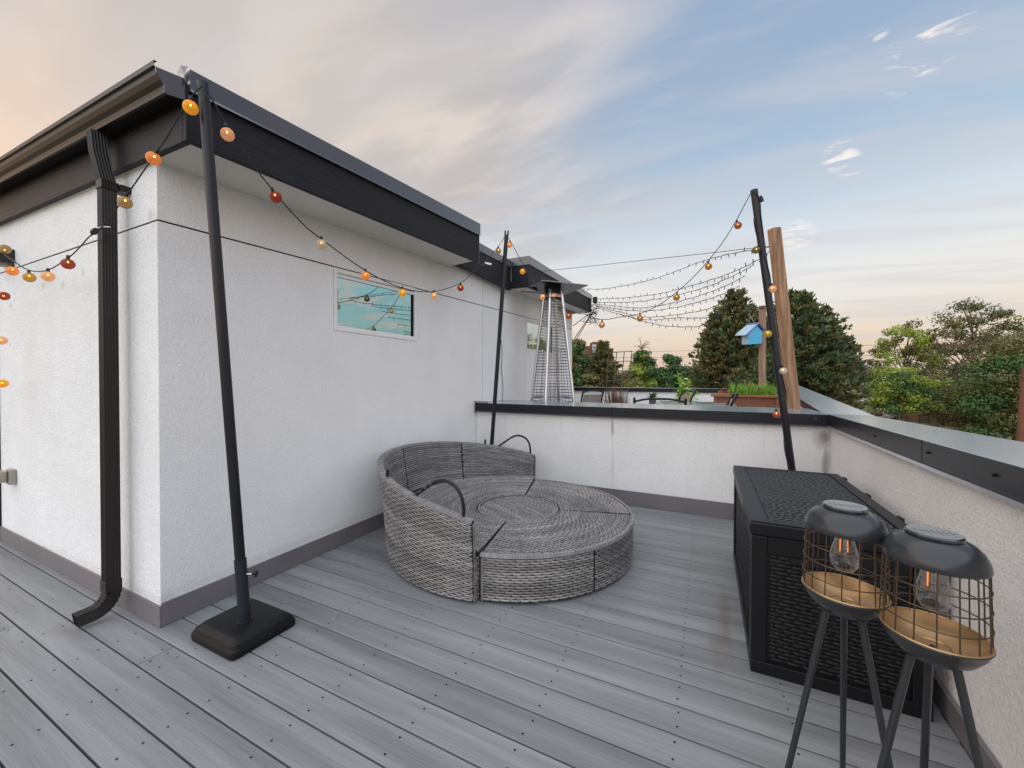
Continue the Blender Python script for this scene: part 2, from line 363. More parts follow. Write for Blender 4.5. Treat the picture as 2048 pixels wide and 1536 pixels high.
_o = Vector((-2.55, 1.047, 0))
add_stain(stucco, [(tuple(ony(x, y, 1.035)-_o), (w_, .05, w_*.8), k_) for x, y, w_, k_ in ((300, 430, .05, .30), (86, 572, .045, .22), (126, 570, .05, .28), (166, 545, .045, .26), (22, 612, .04, .35), (20, 690, .03, .25), (22, 770, .03, .2))]
  + [((-.3, 0, .13), (2.6, .06, .05), .18), ((0, 1.4, .15), (.06, 3.2, .05), .16)], (.30, .20, .13))
# ------------------------------------------------------------------ mesh builder
class MB:
    def __init__(s): s.v = []; s.f = []; s.mi = []; s.cur = 0; s.tone = {}; s.tn = None
    def add(s, vs, fs):
        o = len(s.v); s.v += [tuple(v) for v in vs]
        if s.tn is not None:
            for i in range(o, len(s.v)): s.tone[i] = s.tn
        for f in fs: s.f.append(tuple(i+o for i in f)); s.mi.append(s.cur)
    def box(s, a, b, rz=0, pivot=None):
        (x0, y0, z0), (x1, y1, z1) = a, b
        vs = [(x0, y0, z0), (x1, y0, z0), (x1, y1, z0), (x0, y1, z0), (x0, y0, z1), (x1, y0, z1), (x1, y1, z1), (x0, y1, z1)]
        if rz:
            p = pivot or ((x0+x1)/2, (y0+y1)/2); c, sn = math.cos(rz), math.sin(rz)
            vs = [(p[0]+(x-p[0])*c-(y-p[1])*sn, p[1]+(x-p[0])*sn+(y-p[1])*c, z) for x, y, z in vs]
        s.add(vs, [(0, 3, 2, 1), (4, 5, 6, 7), (0, 1, 5, 4), (1, 2, 6, 5), (2, 3, 7, 6), (3, 0, 4, 7)])
    def hexa(s, vs): s.add(vs, [(0, 3, 2, 1), (4, 5, 6, 7), (0, 1, 5, 4), (1, 2, 6, 5), (2, 3, 7, 6), (3, 0, 4, 7)])
    def quad(s, *p): s.add(p, [tuple(range(len(p)))])
    def tube(s, pts, r, n=8, cap=True, closed=False):
        pts = [Vector(p) for p in pts]; k = len(pts); rs = r if isinstance(r, (list, tuple)) else [r]*k
        vs = []; prev = None
        for i, p in enumerate(pts):
            if closed: t = pts[(i+1) % k]-pts[i-1]
            else: t = pts[min(i+1, k-1)]-pts[max(i-1, 0)]
            t.normalize()
            if prev is None:
                a = Vector((0, 0, 1)) if abs(t.z) < .9 else Vector((1, 0, 0))
                x = t.cross(a).normalized()
            else: x = (prev-t*prev.dot(t)).normalized()
            prev = x; y = t.cross(x)
            for j in range(n):
                q = 2*PI*j/n; vs.append(p+x*(rs[i]*math.cos(q))+y*(rs[i]*math.sin(q)))
        fs = []
        for i in range(k if closed else k-1):
            for j in range(n):
                a, b = i*n+j, i*n+(j+1) % n; c, d = ((i+1) % k)*n+(j+1) % n, ((i+1) % k)*n+j
                fs.append((a, b, c, d))
        if cap and not closed: fs += [tuple(range(n-1, -1, -1)), tuple(range((k-1)*n, k*n))]
        s.add(vs, fs)
    def lathe(s, prof, c=(0, 0, 0), n=32, a0=0, a1=2*PI):
        full = abs(a1-a0-2*PI) < 1e-6; m = n if full else n+1; vs = []; fs = []
        for r, z in prof:
            for j in range(m):
                q = a0+(a1-a0)*j/n; vs.append((c[0]+r*math.cos(q), c[1]+r*math.sin(q), c[2]+z))
        for i in range(len(prof)-1):
            for j in range(n):
                a, b = i*m+j, i*m+(j+1) % m
                fs.append((a, b, b+m, a+m))
        s.add(vs, fs)
    def prism(s, poly, ext):
        """poly: 3D outline, ext: extrusion vector"""
        n = len(poly); e = Vector(ext); vs = [Vector(p) for p in poly]+[Vector(p)+e for p in poly]
        s.add(vs, [tuple(range(n-1, -1, -1)), tuple(range(n, 2*n))]+[(i, (i+1) % n, n+(i+1) % n, n+i) for i in range(n)])
    def build(s, name, mat, parent=None, smooth=False, kind=None, label=None, bevel=0, root=None, seg=2):
        off = Vector(root) if root is not None else (world_of(parent) if parent else Vector())
        me = D.meshes.new(name)
        me.from_pydata([(v[0]-off.x, v[1]-off.y, v[2]-off.z) for v in s.v], [], s.f)
        for m in (mat if isinstance(mat, (list, tuple)) else [mat]): me.materials.append(m)
        if any(s.mi): me.polygons.foreach_set('material_index', s.mi)
        if s.tone:
            at = me.attributes.new('row_tone', 'FLOAT', 'POINT'); at.data.foreach_set('value', [s.tone.get(i, 1.0) for i in range(len(s.v))])
        me.validate()
        if smooth:
            me.polygons.foreach_set('use_smooth', [True]*len(me.polygons))
            me.set_sharp_from_angle(angle=R(38))
        me.update()
        return link(name, me, parent, off if not parent else None, kind, label, bevel, seg)
def world_of(o):
    v = Vector()
    while o is not None: v += o.location; o = o.parent
    return v
def link(name, me, parent=None, loc=None, kind=None, label=None, bevel=0, seg=2):
    o = D.objects.new(name, me); COL.objects.link(o)
    if parent: o.parent = parent
    elif loc is not None: o.location = loc
    if kind: o['kind'] = kind
    if label: o['label'] = label
    if bevel:
        b = o.modifiers.new('bevel', 'BEVEL'); b.width = bevel; b.segments = seg; b.limit_method = 'ANGLE'; b.angle_limit = R(40)
    return o
def tag(o, label, cat, group=None):
    o['label'] = label; o['category'] = cat
    if group: o['group'] = group
    return o
def thing(name, label, cat, loc=(0, 0, 0), group=None, rz=0):
    o = D.objects.new(name, None); COL.objects.link(o); o.location = loc; o.rotation_euler.z = rz; o.empty_display_size = .1
    return tag(o, label, cat, group)
def copy_tree(o, parent=None):
    c = o.copy(); COL.objects.link(c); c.parent = parent
    for ch in list(o.children): copy_tree(ch, c)
    return c
def spline(pts, k=6):
    P = [Vector(p) for p in pts]; P = [P[0]*2-P[1]]+P+[P[-1]*2-P[-2]]; out = []
    for i in range(1, len(P)-2):
        for j in range(k):
            t = j/k; a, b, c, d = P[i-1:i+3]
            out.append(.5*((2*b)+(c-a)*t+(2*a-5*b+4*c-d)*t*t+(3*b-a-3*c+d)*t**3))
    out.append(P[-2]); return out
def rnd(a, b): return random.uniform(a, b)

# ------------------------------------------------------------------ ground far below, street
g = MB(); g.quad((-900, -300, -7), (900, -300, -7), (900, 1500, -7), (-900, 1500, -7)); g.build('ground', ground_m, kind='structure')
g = MB(); a = onz(1700, 838, -7); g.quad((10, 62, -6.99), (90, 96, -6.99), (90, 103, -6.99), (10, 69, -6.99)); g.build('street', road_m, kind='structure')

# ------------------------------------------------------------------ deck
BP, BO, GAP = .1407, .003, .0072
WX, WY = -2.55, 1.047          # main wall plane and left facade plane
deck = D.objects.new('deck', None); COL.objects.link(deck); deck['kind'] = 'structure'
g = MB(); g.box((-6.5, -1.4, -.25), (1.3, 4.3, -.04)); g.build('subfloor', joint_m, deck)
screws = MB()
ROWS = [.30, -.09, -.588, -.983, -1.39, -1.795, -2.20, -2.60, -3.01, -3.43, -3.83, -4.24, -4.64, -5.05, -5.45]
JOINTS = {4: [-3.238], 5: [-5.05], 6: [-2.305], 2: [-1.2], 3: [-4.6]}
def right_x(y): return .79 + .12*(y-1.5)/2.65     # foot of the right parapet
for k in range(-9, 30):
    y0, y1 = BO+BP*k+GAP/2, BO+BP*(k+1)-GAP/2
    xa = -6.4 if y0 < WY else WX+.004
    cuts = [xa]+sorted(JOINTS.get(k, []))+[right_x(y0)+.02]
    for a, b in zip(cuts[:-1], cuts[1:]):
        m = MB(); a += .0022; b -= .0022; c = .0022
        prof = [(y0, -.03), (y0, -c), (y0+c*.4, -c*.3), (y0+c, 0), (y1-c, 0), (y1-c*.4, -c*.3), (y1, -c), (y1, -.03)]
        m.prism([(a, y, z) for y, z in prof], (b-a, 0, 0))
        m.build('deck_board', deck_m, deck)
        cols = [x for x in ROWS if a+.03 < x < b-.03]
        if len(cuts) > 2: cols += [x for x in (a+.022, b-.022) if a > xa+.1 or x == b-.022]
        for x in cols:
            for yy in ((y0+y1)/2-.034, (y0+y1)/2+.034):
                xx = x+rnd(-.006, .006); q = yy+rnd(-.003, .003)
                screws.add([(xx+.0042*math.cos(i*PI/4), q+.0042*math.sin(i*PI/4), .0012) for i in range(8)], [tuple(range(8))])
screws.build('screw_heads', joint_m, deck, kind='stuff')

# ------------------------------------------------------------------ house
CD = .080                                       # depth of the stucco panels over the core
house = thing('house', 'white stucco rooftop house with dark fascia, gutter and flat roof', 'house', (WX, WY, 0))
def lerp(a, b, t): return a+(b-a)*t
JZ = lambda y: 2.117+(y-1.03)*.0335          # joint height along the main wall
TH = .022                                      # stucco thickness over the joint backing
g = MB()
g.box((-5.08, WY+TH, -.02), (WX-CD+.004, 8.05, 2.40)); g.build('wall_core', joint_m, house)
# lower panels of the main wall, round the window openings
def panel_x(x, y0, y1, lo0, lo1, hi0, hi1, name='stucco_panel'):
    m = MB(); a = x-CD
    m.hexa([(a, y0, lo0), (x, y0, lo0), (x, y1, lo1), (a, y1, lo1), (a, y0, hi0), (x, y0, hi0), (x, y1, hi1), (a, y1, hi1)])
    return m.build(name, stucco, house, root=None)
W1 = (2.108, 3.098, 1.668, None); W2 = (5.69, 6.95, 1.745, None)
jg = .0047
VJ1, VJ2 = 4.345, 5.66
panel_x(WX, WY-.012, W1[0], .10, .10, JZ(WY)-jg, JZ(W1[0])-jg)
panel_x(WX, W1[0], W1[1], .10, .10, W1[2], W1[2]+.004)
panel_x(WX, W1[1], VJ1-jg, .10, .10, JZ(W1[1])-jg, JZ(VJ1)-jg)
panel_x(WX, VJ1+jg, VJ2-jg*.7, .0, .0, JZ(VJ1)-jg, JZ(VJ2)-jg)
panel_x(WX, VJ2+jg*.7, W2[0], .0, .0, JZ(VJ2)-jg, JZ(W2[0])-jg)
panel_x(WX, W2[0], W2[1], .0, .0, W2[2], W2[2])
panel_x(WX, W2[1], 8.06, .0, .0, JZ(W2[1])-jg, JZ(8.06)-jg)
SZ = lambda y: 2.402+(y-1.0)*.044            # soffit line on the wall
panel_x(WX, WY-.012, VJ1-jg, JZ(WY)+jg, JZ(VJ1)+jg, SZ(WY)+.05, SZ(VJ1)+.05)
panel_x(WX, VJ1+jg, VJ2-jg*.7, JZ(VJ1)+jg, JZ(VJ2)+jg, SZ(VJ1)+.05, 2.62)
panel_x(WX, VJ2+jg*.7, 8.06, JZ(VJ2)+jg, JZ(8.06)+jg, 2.62, 2.70)
# left facade panels
def panel_y(x0, x1, lo0, lo1, hi0, hi1):
    m = MB(); y = WY-.012; b = WY+TH
    m.hexa([(x0, y, lo0), (x1, y, lo1), (x1, b, lo1), (x0, b, lo0), (x0, y, hi0), (x1, y, hi1), (x1, b, hi1), (x0, b, hi0)])
    m.build('stucco_panel', stucco, house)
panel_y(-5.07, WX-CD-.0005, .09, .10, 2.128-jg, 2.117-jg)
panel_y(-5.07, WX-CD-.0005, 2.128+jg, 2.117+jg, 2.50, 2.44)
g = MB(); g.box((-5.13, WY-.03, 0), (-5.075, WY+.1, 2.42)); g.build('corner_trim', gutter_m, house)
# dark reveal beads set a little back in the horizontal joints
g = MB(); q_ = jg-.0004
for ya, yb in ((WY-.004, VJ1), (VJ1+.0005, VJ2), (VJ2+.0005, 8.05)):
    g.hexa([(WX-.06, ya, JZ(ya)-q_), (WX-.005, ya, JZ(ya)-q_), (WX-.005, yb, JZ(yb)-q_), (WX-.06, yb, JZ(yb)-q_), (WX-.06, ya, JZ(ya)+q_), (WX-.005, ya, JZ(ya)+q_), (WX-.005, yb, JZ(yb)+q_), (WX-.06, yb, JZ(yb)+q_)])
g.build('joint_bead', joint_m, house)
g = MB(); lz = lambda x: 2.117+(2.128-2.117)*(WX-CD-x)/(5.07+WX-CD)
g.hexa([(x, y, lz(x)+h) for h in (-q_, q_) for x, y in ((-5.06, WY-.007), (WX-.0055, WY-.007), (WX-.0055, WY+.015), (-5.06, WY+.015))])
g.build('joint_bead', joint_m, house)
# base flashing
g = MB(); b = WY-.022
g.box((-5.07, b, .001), (WX+.011, WY-.013, .112)); g.box((WX+.001, WY-.0128, .001), (WX+.011, 4.16, .124))
g.build('base_flashing', flashing, house, bevel=.002)
# first roof: fascia, soffit, trim, gutter
FX = -2.18; FY = .995; RE = 3.628
g = MB()
FB = lambda y: 2.408+(y-.993)*.0486; FT = lambda y: 2.640+(y-.993)*.0706; RT = lambda y: 2.737+(y-.993)*.0795
t = .03
g.hexa([(FX-t, FY, FB(FY)), (FX, FY, FB(FY)), (FX, RE, FB(RE)), (FX-t, RE, FB(RE)), (FX-t, FY, FT(FY)+.03), (FX, FY, FT(FY)+.03), (FX, RE, FT(RE)+.03), (FX-t, RE, FT(RE)+.03)])
g.build('fascia_board', fascia_m, house, bevel=.003)
LS = .028
g = MB(); x0 = -5.2
g.hexa([(x0, FY, 2.408+LS*(FX-x0)), (FX-t-.001, FY, 2.408), (FX-t-.001, FY+t, 2.408), (x0, FY+t, 2.408+LS*(FX-x0)),
        (x0, FY, 2.70+.032*(FX-x0)), (FX-t-.001, FY, 2.70), (FX-t-.001, FY+t, 2.70), (x0, FY+t, 2.70+.032*(FX-x0))])
g.build('fascia_board', fascia_m, house, bevel=.003)
g = MB(); g.box((-2.47, RE-t, FB(RE)), (FX-t-.001, RE, FT(RE))); g.build('fascia_board', fascia_m, house, bevel=.003)
g = MB(); g.box((FX-.012, RE+.0005, FB(RE)-.004), (FX+.004, RE+.010, FT(RE)+.02)); g.build('corner_trim', trim_m, house)
g = MB()      # soffit
g.hexa([(WX-.05, FY+t+.001, SZ(FY)+.012), (FX-t-.001, FY+t+.001, FB(FY)+.012), (FX-t-.001, RE-t-.001, FB(RE)+.012), (WX-.05, RE-t-.001, SZ(RE)+.010),
        (WX-.05, FY+t+.001, SZ(FY)+.03), (FX-t-.001, FY+t+.001, FB(FY)+.03), (FX-t-.001, RE-t-.001, FB(RE)+.03), (WX-.05, RE-t-.001, SZ(RE)+.03)])
g.hexa([(-5.2, FY+t+.001, 2.49), (WX-.051, FY+t+.001, 2.42), (WX-.051, WY+.02, 2.42), (-5.2, WY+.02, 2.49),
        (-5.2, FY+t+.001, 2.51), (WX-.051, FY+t+.001, 2.44), (WX-.051, WY+.02, 2.44), (-5.2, WY+.02, 2.51)])
g.build('soffit', soffit_m, house)
g = MB()      # metal roof edge trim
e = .014
g.hexa([(FX-.03, FY+.012, FT(FY)), (FX+e, FY+.012, FT(FY)), (FX+e, RE+e, FT(RE)), (FX-.03, RE+e, FT(RE)), (FX-.03, FY+.012, RT(FY)), (FX+e, FY+.012, RT(FY)), (FX+e, RE+e, RT(RE)), (FX-.03, RE+e, RT(RE))])
g.hexa([(FX+e, FY+.012, FT(FY)-.004), (FX+e+.008, FY+.012, FT(FY)-.008), (FX+e+.008, RE+e, FT(RE)-.008), (FX+e, RE+e, FT(RE)-.004),
        (FX+e, FY+.012, FT(FY)+.004), (FX+e+.003, FY+.012, FT(FY)+.004), (FX+e+.003, RE+e, FT(RE)+.004), (FX+e, RE+e, FT(RE)+.004)])
g.box((-2.6, RE-.03, FT(RE)), (FX-.031, RE+e, RT(RE)))
g.build('roof_edge_trim', trim_m, house)
g = MB(); g.hexa([(-5.2, FY+.03, 2.66), (FX-.03, FY+.03, 2.66), (FX-.03, RE-.031, RT(RE)-.02), (-5.2, RE-.031, RT(RE)-.02), (-5.2, FY+.03, 2.72), (FX-.03, FY+.03, RT(FY)-.006), (FX-.03, RE-.031, RT(RE)-.006), (-5.2, RE-.031, RT(RE)-.006)])
g.box((-5.2, RE-.03, 2.66), (-2.46, 8.0, 2.90))
g.build('roof', membrane_m, house)
g = MB()      # ragged metal flap at the corner by the gutter
g.add([(FX-.06, FY-.002, 2.70), (FX-.005, FY-.004, 2.71), (FX+.012, FY+.004, 2.745), (FX-.03, FY-.006, 2.757), (FX-.075, FY, 2.742)], [(0, 1, 2, 3, 4)])
g.add([(FX-.012, FY-.005, 2.60), (FX+.002, FY-.012, 2.66), (FX+.008, FY-.004, 2.715), (FX-.012, FY-.004, 2.71)], [(0, 1, 2, 3)])
g.build('torn_flashing', trim_m, house)
# gutter, K profile swept along the facade
prof = [(FY-.002, 2.690), (FY-.002, 2.592), (FY-.068, 2.576), (FY-.078, 2.578), (FY-.080, 2.590), (FY-.074, 2.596), (FY-.078, 2.612), (FY-.092, 2.628), (FY-.103, 2.648), (FY-.106, 2.670), (FY-.116, 2.674), (FY-.116, 2.696), (FY-.104, 2.697)]
g = MB(); xs = [-5.2, -2.185]
n = len(prof)
vs = [(x, y, z+.037*(-2.185-x)) for x in xs for y, z in prof]
inner = [(x, y+(.003 if y < FY-.05 else -.003), z+.003+.037*(-2.185-x)) for x in xs for y, z in prof]
g.add(vs, [(i, i+1, n+i+1, n+i) for i in range(n-1)])
g.build('gutter', gutter_m, house)
cap = MB(); cp = [(-2.185, y-.002 if y < FY-.01 else y, z) for y, z in prof]
cap.prism([(x, y, z) for x, y, z in cp[:10]], (.003, 0, 0))
for a, b in zip(cp[5:9], cp[6:10]): cap.tube([a, b], .0035, 5)
gut = [o for o in house.children if o.name == 'gutter'][0]
cap.build('gutter_end_cap', trim_m, gut, smooth=True)
# downspout
dsx0, dsx1 = -2.905, -2.845
def fluted(m, pts, w=.06, d=.06):
    """rectangular fluted pipe through centre points"""
    k = 5; ring = []
    for side in range(4):
        for i in range(k*2):
            u = i/(k*2)-.5; dd = (-.003 if i % 2 else 0)
            ring.append({0: (u*w, -d/2-dd), 1: (w/2+dd, u*d), 2: (-u*w, d/2+dd), 3: (-w/2-dd, -u*d)}[side])
    N = len(ring); vs = []; P = [Vector(p) for p in pts]
    for i, p in enumerate(P):
        t = (P[min(i+1, len(P)-1)]-P[max(i-1, 0)]).normalized()
        ax = Vector((1, 0, 0)); ay = t.cross(ax).normalized()*-1
        if ay.y < 0 and abs(t.z) > .4: ay = -ay
        for a, b in ring: vs.append(p+ax*a+ay*b)
    fs = [(i*N+j, i*N+(j+1) % N, (i+1)*N+(j+1) % N, (i+1)*N+j) for i in range(len(P)-1) for j in range(N)]
    m.add(vs, fs)
dx = (dsx0+dsx1)/2
g = MB(); fluted(g, [(dx-.035, .925, 2.600), (dx-.028, .930, 2.50), (dx, .952, 2.33), (dx, .953, 2.30), (dx, .953, .16)]); dso = g.build('downspout', gutter_m, house)
g = MB(); g.box((dx-.035, .919, 2.30), (dx+.035, .99, 2.345)); g.box((dx-.035, .99, 2.305), (dx+.05, WY-.012, 2.34)); g.build('strap', gutter_m, dso, bevel=.003)
g = MB(); g.box((dx-.034, .919, .155), (dx+.034, .987, .215)); g.build('collar', gutter_m, dso, bevel=.003)
g = MB(); pts = []
for i in range(14):
    a = R(78)*i/13; r0 = .085 + (.004 if i % 2 else -.002)
    pts.append((dx-.0015*i, .953-(.085-r0*math.cos(a)), .155-.098*math.sin(a)))
last = Vector(pts[-1]); pts += [last+Vector((-.006, -.03, -.004)), last+Vector((-.012, -.062, -.009))]
fluted(g, pts, .062, .062); g.build('elbow', gutter_m, dso, smooth=False)
# second fascia and the roof box further back
g = MB(); g.hexa([(-2.50, RE+.012, 2.565), (-2.452, RE+.012, 2.565), (-2.452, 4.95, 2.535), (-2.50, 4.95, 2.535), (-2.50, RE+.012, 2.83), (-2.452, RE+.012, 2.83), (-2.452, 4.95, 2.845), (-2.50, 4.95, 2.845)])
BXX, BY0, BY1 = -2.20, 4.985, 8.30
g.build('fascia_board', fascia_m, house)
g = MB(); g.hexa([(-2.50, RE+.02, 2.822), (-2.442, RE+.02, 2.822), (-2.442, 4.95, 2.848), (-2.50, 4.95, 2.848), (-2.50, RE+.02, 2.918), (-2.442, RE+.02, 2.918), (-2.442, 4.95, 2.942), (-2.50, 4.95, 2.942)]); g.build('roof_edge_trim', trim_m, house)
zb = lambda y: 2.567+(y-BY0)*.0455; zt = lambda y: 2.870+(y-BY0)*.034; zr = lambda y: 2.985+(y-BY0)*.031
g = MB(); g.hexa([(-2.60, BY0, zb(BY0)), (BXX, BY0, zb(BY0)), (BXX, BY1, zb(BY1)), (-2.60, BY1, zb(BY1)), (-2.60, BY0, zt(BY0)), (BXX, BY0, zt(BY0)), (BXX, BY1, zt(BY1)), (-2.60, BY1, zt(BY1))])
g.build('eave_box', fascia_m, house, bevel=.003)
g = MB(); g.hexa([(-2.57, BY0+.03, zb(BY0)-.004), (BXX-.03, BY0+.03, zb(BY0)-.004), (BXX-.03, BY1-.03, zb(BY1)-.004), (-2.57, BY1-.03, zb(BY1)-.004), (-2.57, BY0+.03, zb(BY0)+.01), (BXX-.03, BY0+.03, zb(BY0)+.01), (BXX-.03, BY1-.03, zb(BY1)+.01), (-2.57, BY1-.03, zb(BY1)+.01)]); g.build('soffit', soffit_m, house)
g = MB(); g.hexa([(-2.65, BY0-e, zt(BY0)), (BXX+e, BY0-e, zt(BY0)), (BXX+e, BY1+e, zt(BY1)), (-2.65, BY1+e, zt(BY1)), (-2.65, BY0-e, zr(BY0)), (BXX+e, BY0-e, zr(BY0)), (BXX+e, BY1+e, zr(BY1)), (-2.65, BY1+e, zr(BY1))]); g.build('roof_edge_trim', trim_m, house)
# windows
def window(y0, y1, z0, slope_top, label):
    zt0, zt1 = JZ(y0)-jg+.001, JZ(y1)-jg+.001
    X = WX+.006; fw = .034
    f = MB()
    def bar(ya, yb, za0, za1, zb0, zb1, xa, xb):
        f.hexa([(xa, ya, za0), (xb, ya, za0), (xb, yb, za1), (xa, yb, za1), (xa, ya, zb0), (xb, ya, zb0), (xb, yb, zb1), (xa, yb, zb1)])
    zz = lambda y: zt0+(zt1-zt0)*(y-y0)/(y1-y0)
    bar(y0+.004, y0+fw, z0, z0, zz(y0), zz(y0+fw), X-.055, X)
    bar(y1-fw-.02, y1-.004, z0, z0, zz(y1-fw-.02), zz(y1), X-.055, X-.004)
    bar(y0+fw+.0005, y1-fw-.0205, z0, z0, z0+fw, z0+fw, X-.055, X)
    bar(y0+fw+.0005, y1-fw-.0205, zz(y0)-fw, zz(y1)-fw, zz(y0), zz(y1), X-.055, X-.001)
    w = f.build('window', white_m, house, bevel=.003)
    s = MB()
    s2 = .03
    def sb(ya, yb, za, zb, xa, xb): s.box((xa, ya, za), (xb, yb, zb))
    yi0, yi1, zi0 = y0+fw+.001, y1-fw-.021, z0+fw+.001
    s.hexa([(X-.05, yi0, zz(yi0)-fw-.03), (X-.018, yi0, zz(yi0)-fw-.03), (X-.018, yi1, zz(yi1)-fw-.03), (X-.05, yi1, zz(yi1)-fw-.03), (X-.05, yi0, zz(yi0)-fw-.001), (X-.018, yi0, zz(yi0)-fw-.001), (X-.018, yi1, zz(yi1)-fw-.001), (X-.05, yi1, zz(yi1)-fw-.001)])
    sb(yi0, yi0+.006, zi0, zz(yi0)-fw-.031, X-.05, X-.018); sb(yi0+.0065, yi1-.0005, zi0, zi0+.008, X-.05, X-.018)
    s.build('sash', white_m, w)
    gk = MB(); gk.box((X-.05, yi1-.018, zi0+.009), (X-.020, yi1-.001, zz(yi1)-fw-.032)); gk.build('gasket', joint_m, w)
    p = MB(); p.hexa([(X-.050, yi0+.004, zi0), (X-.030, yi0+.004, zi0), (X-.030, yi1-.002, zi0), (X-.050, yi1-.002, zi0),
                      (X-.050, yi0+.004, zz(yi0)-fw-.02), (X-.030, yi0+.004, zz(yi0)-fw-.02), (X-.030, yi1-.002, zz(yi1)-fw-.02), (X-.050, yi1-.002, zz(yi1)-fw-.02)])
    p.build('pane', pane_m if y0 < 4 else pane2_m, w)
window(W1[0], W1[1], W1[2], 0, '')
window(W2[0], W2[1], W2[2], 0, '')
# loose cable hanging down the second wall
g = MB(); P = [onx(x, y, WX+.02) for x, y in ((1001, 628), (1000, 660), (1004, 700), (1003, 740), (1006, 775), (1004, 810))]
g.tube(spline(P, 4), .004, 5); tag(g.build('hanging_cable', cable_m), 'thin black cable hanging down the white wall beside the middle pole', 'cable')

# ------------------------------------------------------------------ parapets
def parapet_front(y): return y
bp = thing('back_parapet', 'low white stucco wall with dark metal cap between the two decks', 'parapet wall', (-.8, 4.5, 0))
BPY0, BPY1, CZ0, CZ1 = 4.19, 4.88, .906, 1.008
g = MB(); g.box((-2.545, BPY0, -.1), (.98, BPY1, CZ0+.03)); g.build('wall', stucco_p, bp)
cx = ony(1223, 822, 4.15).x
for a, b in ((-2.545, cx-.001), (cx+.001, .93)):
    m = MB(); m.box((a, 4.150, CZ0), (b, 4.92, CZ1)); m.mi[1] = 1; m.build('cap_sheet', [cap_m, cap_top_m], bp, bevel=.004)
g = MB(); g.box((-2.545, 4.142, CZ0-.006), (.925, 4.1495, CZ0+.006)); g.build('drip_edge', trim_m, bp)
g = MB(); g.box((-2.54, 4.176, .001), (.915, BPY0-.001, .150)); g.build('base_flashing', flashing, bp, bevel=.002)
g = MB(); g.tube([(cx-.006, 4.148, CZ1+.001), (cx-.004, 4.146, CZ0)], .003, 5); g.tube([(cx, 4.148, CZ1+.001), (cx+.07, 4.6, CZ1+.001)], .003, 5); g.build('cap_seam', trim_m, bp)
g = MB()
for x, y in ((957, 813), (1051, 817), (1150, 821), (1337, 827), (1479, 832), (1632, 838), (1245, 823), (1560, 835)):
    p = ony(x, y, 4.149); g.lathe([(0, .006), (.006, .005), (.007, 0)], (0, 0, 0), 8)
    k = len(g.v)-24; g.v[k:] = [(p.x+vx, p.y-vz, p.z+vy) for vx, vy, vz in g.v[k:]]
g.build('screw_heads', trim_m, bp, kind='stuff')
g = MB(); g.add([(-2.555, 4.13, .985), (-2.555, 4.13, .88), (-2.54, 4.146, .89), (-2.535, 4.146, .99)], [(0, 1, 2, 3)]); g.box((-2.56, 4.14, CZ1), (-2.36, 4.16, CZ1+.022)); g.build('sealant_bead', wicker_rim_m, bp)
sx = .905
add_stain(stucco_p, [((cx-(-.8)+.002, 4.19-4.5, .80), (.022, .3, .16), .55), ((cx+.8+.004, 4.19-4.5, .45), (.012, .3, .6), .22), ((-2.15+.8, -.31, .78), (.010, .3, .22), .09), ((-1.45+.8, -.31, .82), (.014, .3, .14), .08), ((.08+.8, -.31, .80), (.008, .3, .2), .10), ((.47+.8, -.31, .76), (.012, .3, .24), .09), ((.905+.8, 4.19-4.5, .80), (.09, .3, .13), .6), ((.915+.8, 4.19-4.5, .55), (.035, .3, .4), .55)], (.12, .085, .06))

rp = thing('right_parapet', 'warm white stucco side wall with wide grey metal cap beside the lanterns', 'parapet wall', (.9, 1.5, 0))
YN = -1.3
ix = lambda y: .797+.046*(y-1.5)             # inner face of the cap
cz = lambda y: 1.056-.0166*(y-1.5)           # its top
def rp_block(m, o0, o1, ya, yb, lo, hi, outer=1.20):
    m.hexa([(ix(ya)+o0, ya, lo(ya)), (outer+o1, ya, lo(ya)), (outer+o1, yb, lo(yb)), (ix(yb)+o0, yb, lo(yb)), (ix(ya)+o0, ya, hi(ya)), (outer+o1, ya, hi(ya)), (outer+o1, yb, hi(yb)), (ix(yb)+o0, yb, hi(yb))])
g = MB(); rp_block(g, .022, -.03, YN, 4.185, lambda y: -3, lambda y: cz(y)-.06); g.build('wall', stucco_p, rp)
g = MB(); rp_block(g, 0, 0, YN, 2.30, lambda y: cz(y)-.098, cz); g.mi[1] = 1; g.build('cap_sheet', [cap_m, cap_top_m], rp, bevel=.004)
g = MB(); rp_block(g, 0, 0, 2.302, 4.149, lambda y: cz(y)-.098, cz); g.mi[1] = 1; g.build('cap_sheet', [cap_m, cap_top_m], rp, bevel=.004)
g = MB(); g.hexa([(ix(y)+o, y, cz(y)+h) for h in (-.114, -.0985) for y, o in ((YN, -.010), (YN, .02), (4.14, .02), (4.14, -.010))]); g.build('drip_edge', galv_m, rp)
g = MB(); g.hexa([(ix(YN)+.010, YN, .001), (ix(YN)+.0215, YN, .001), (ix(4.17)+.0215, 4.17, .001), (ix(4.17)+.010, 4.17, .001), (ix(YN)+.004, YN, .105), (ix(YN)+.0215, YN, .105), (ix(4.17)+.0215, 4.17, .105), (ix(4.17)+.004, 4.17, .105)]); g.build('base_flashing', flashing, rp, bevel=.002)
g = MB()
for x, y in ((1693, 849), (1750, 872), (1857, 905), (1990, 950)):
    d = ray(x, y); t = (.797-.046*1.5)/(d.x-.046*d.y); p = EYE+d*t
    g.add([(p.x-.004, p.y+.007*math.cos(i*PI/4), p.z+.007*math.sin(i*PI/4)) for i in range(8)], [tuple(range(8))])
    g.tube([(p.x, p.y, p.z), (p.x-.008, p.y, p.z)], .006, 6)
g.build('screw_heads', black_m, rp, kind='stuff')

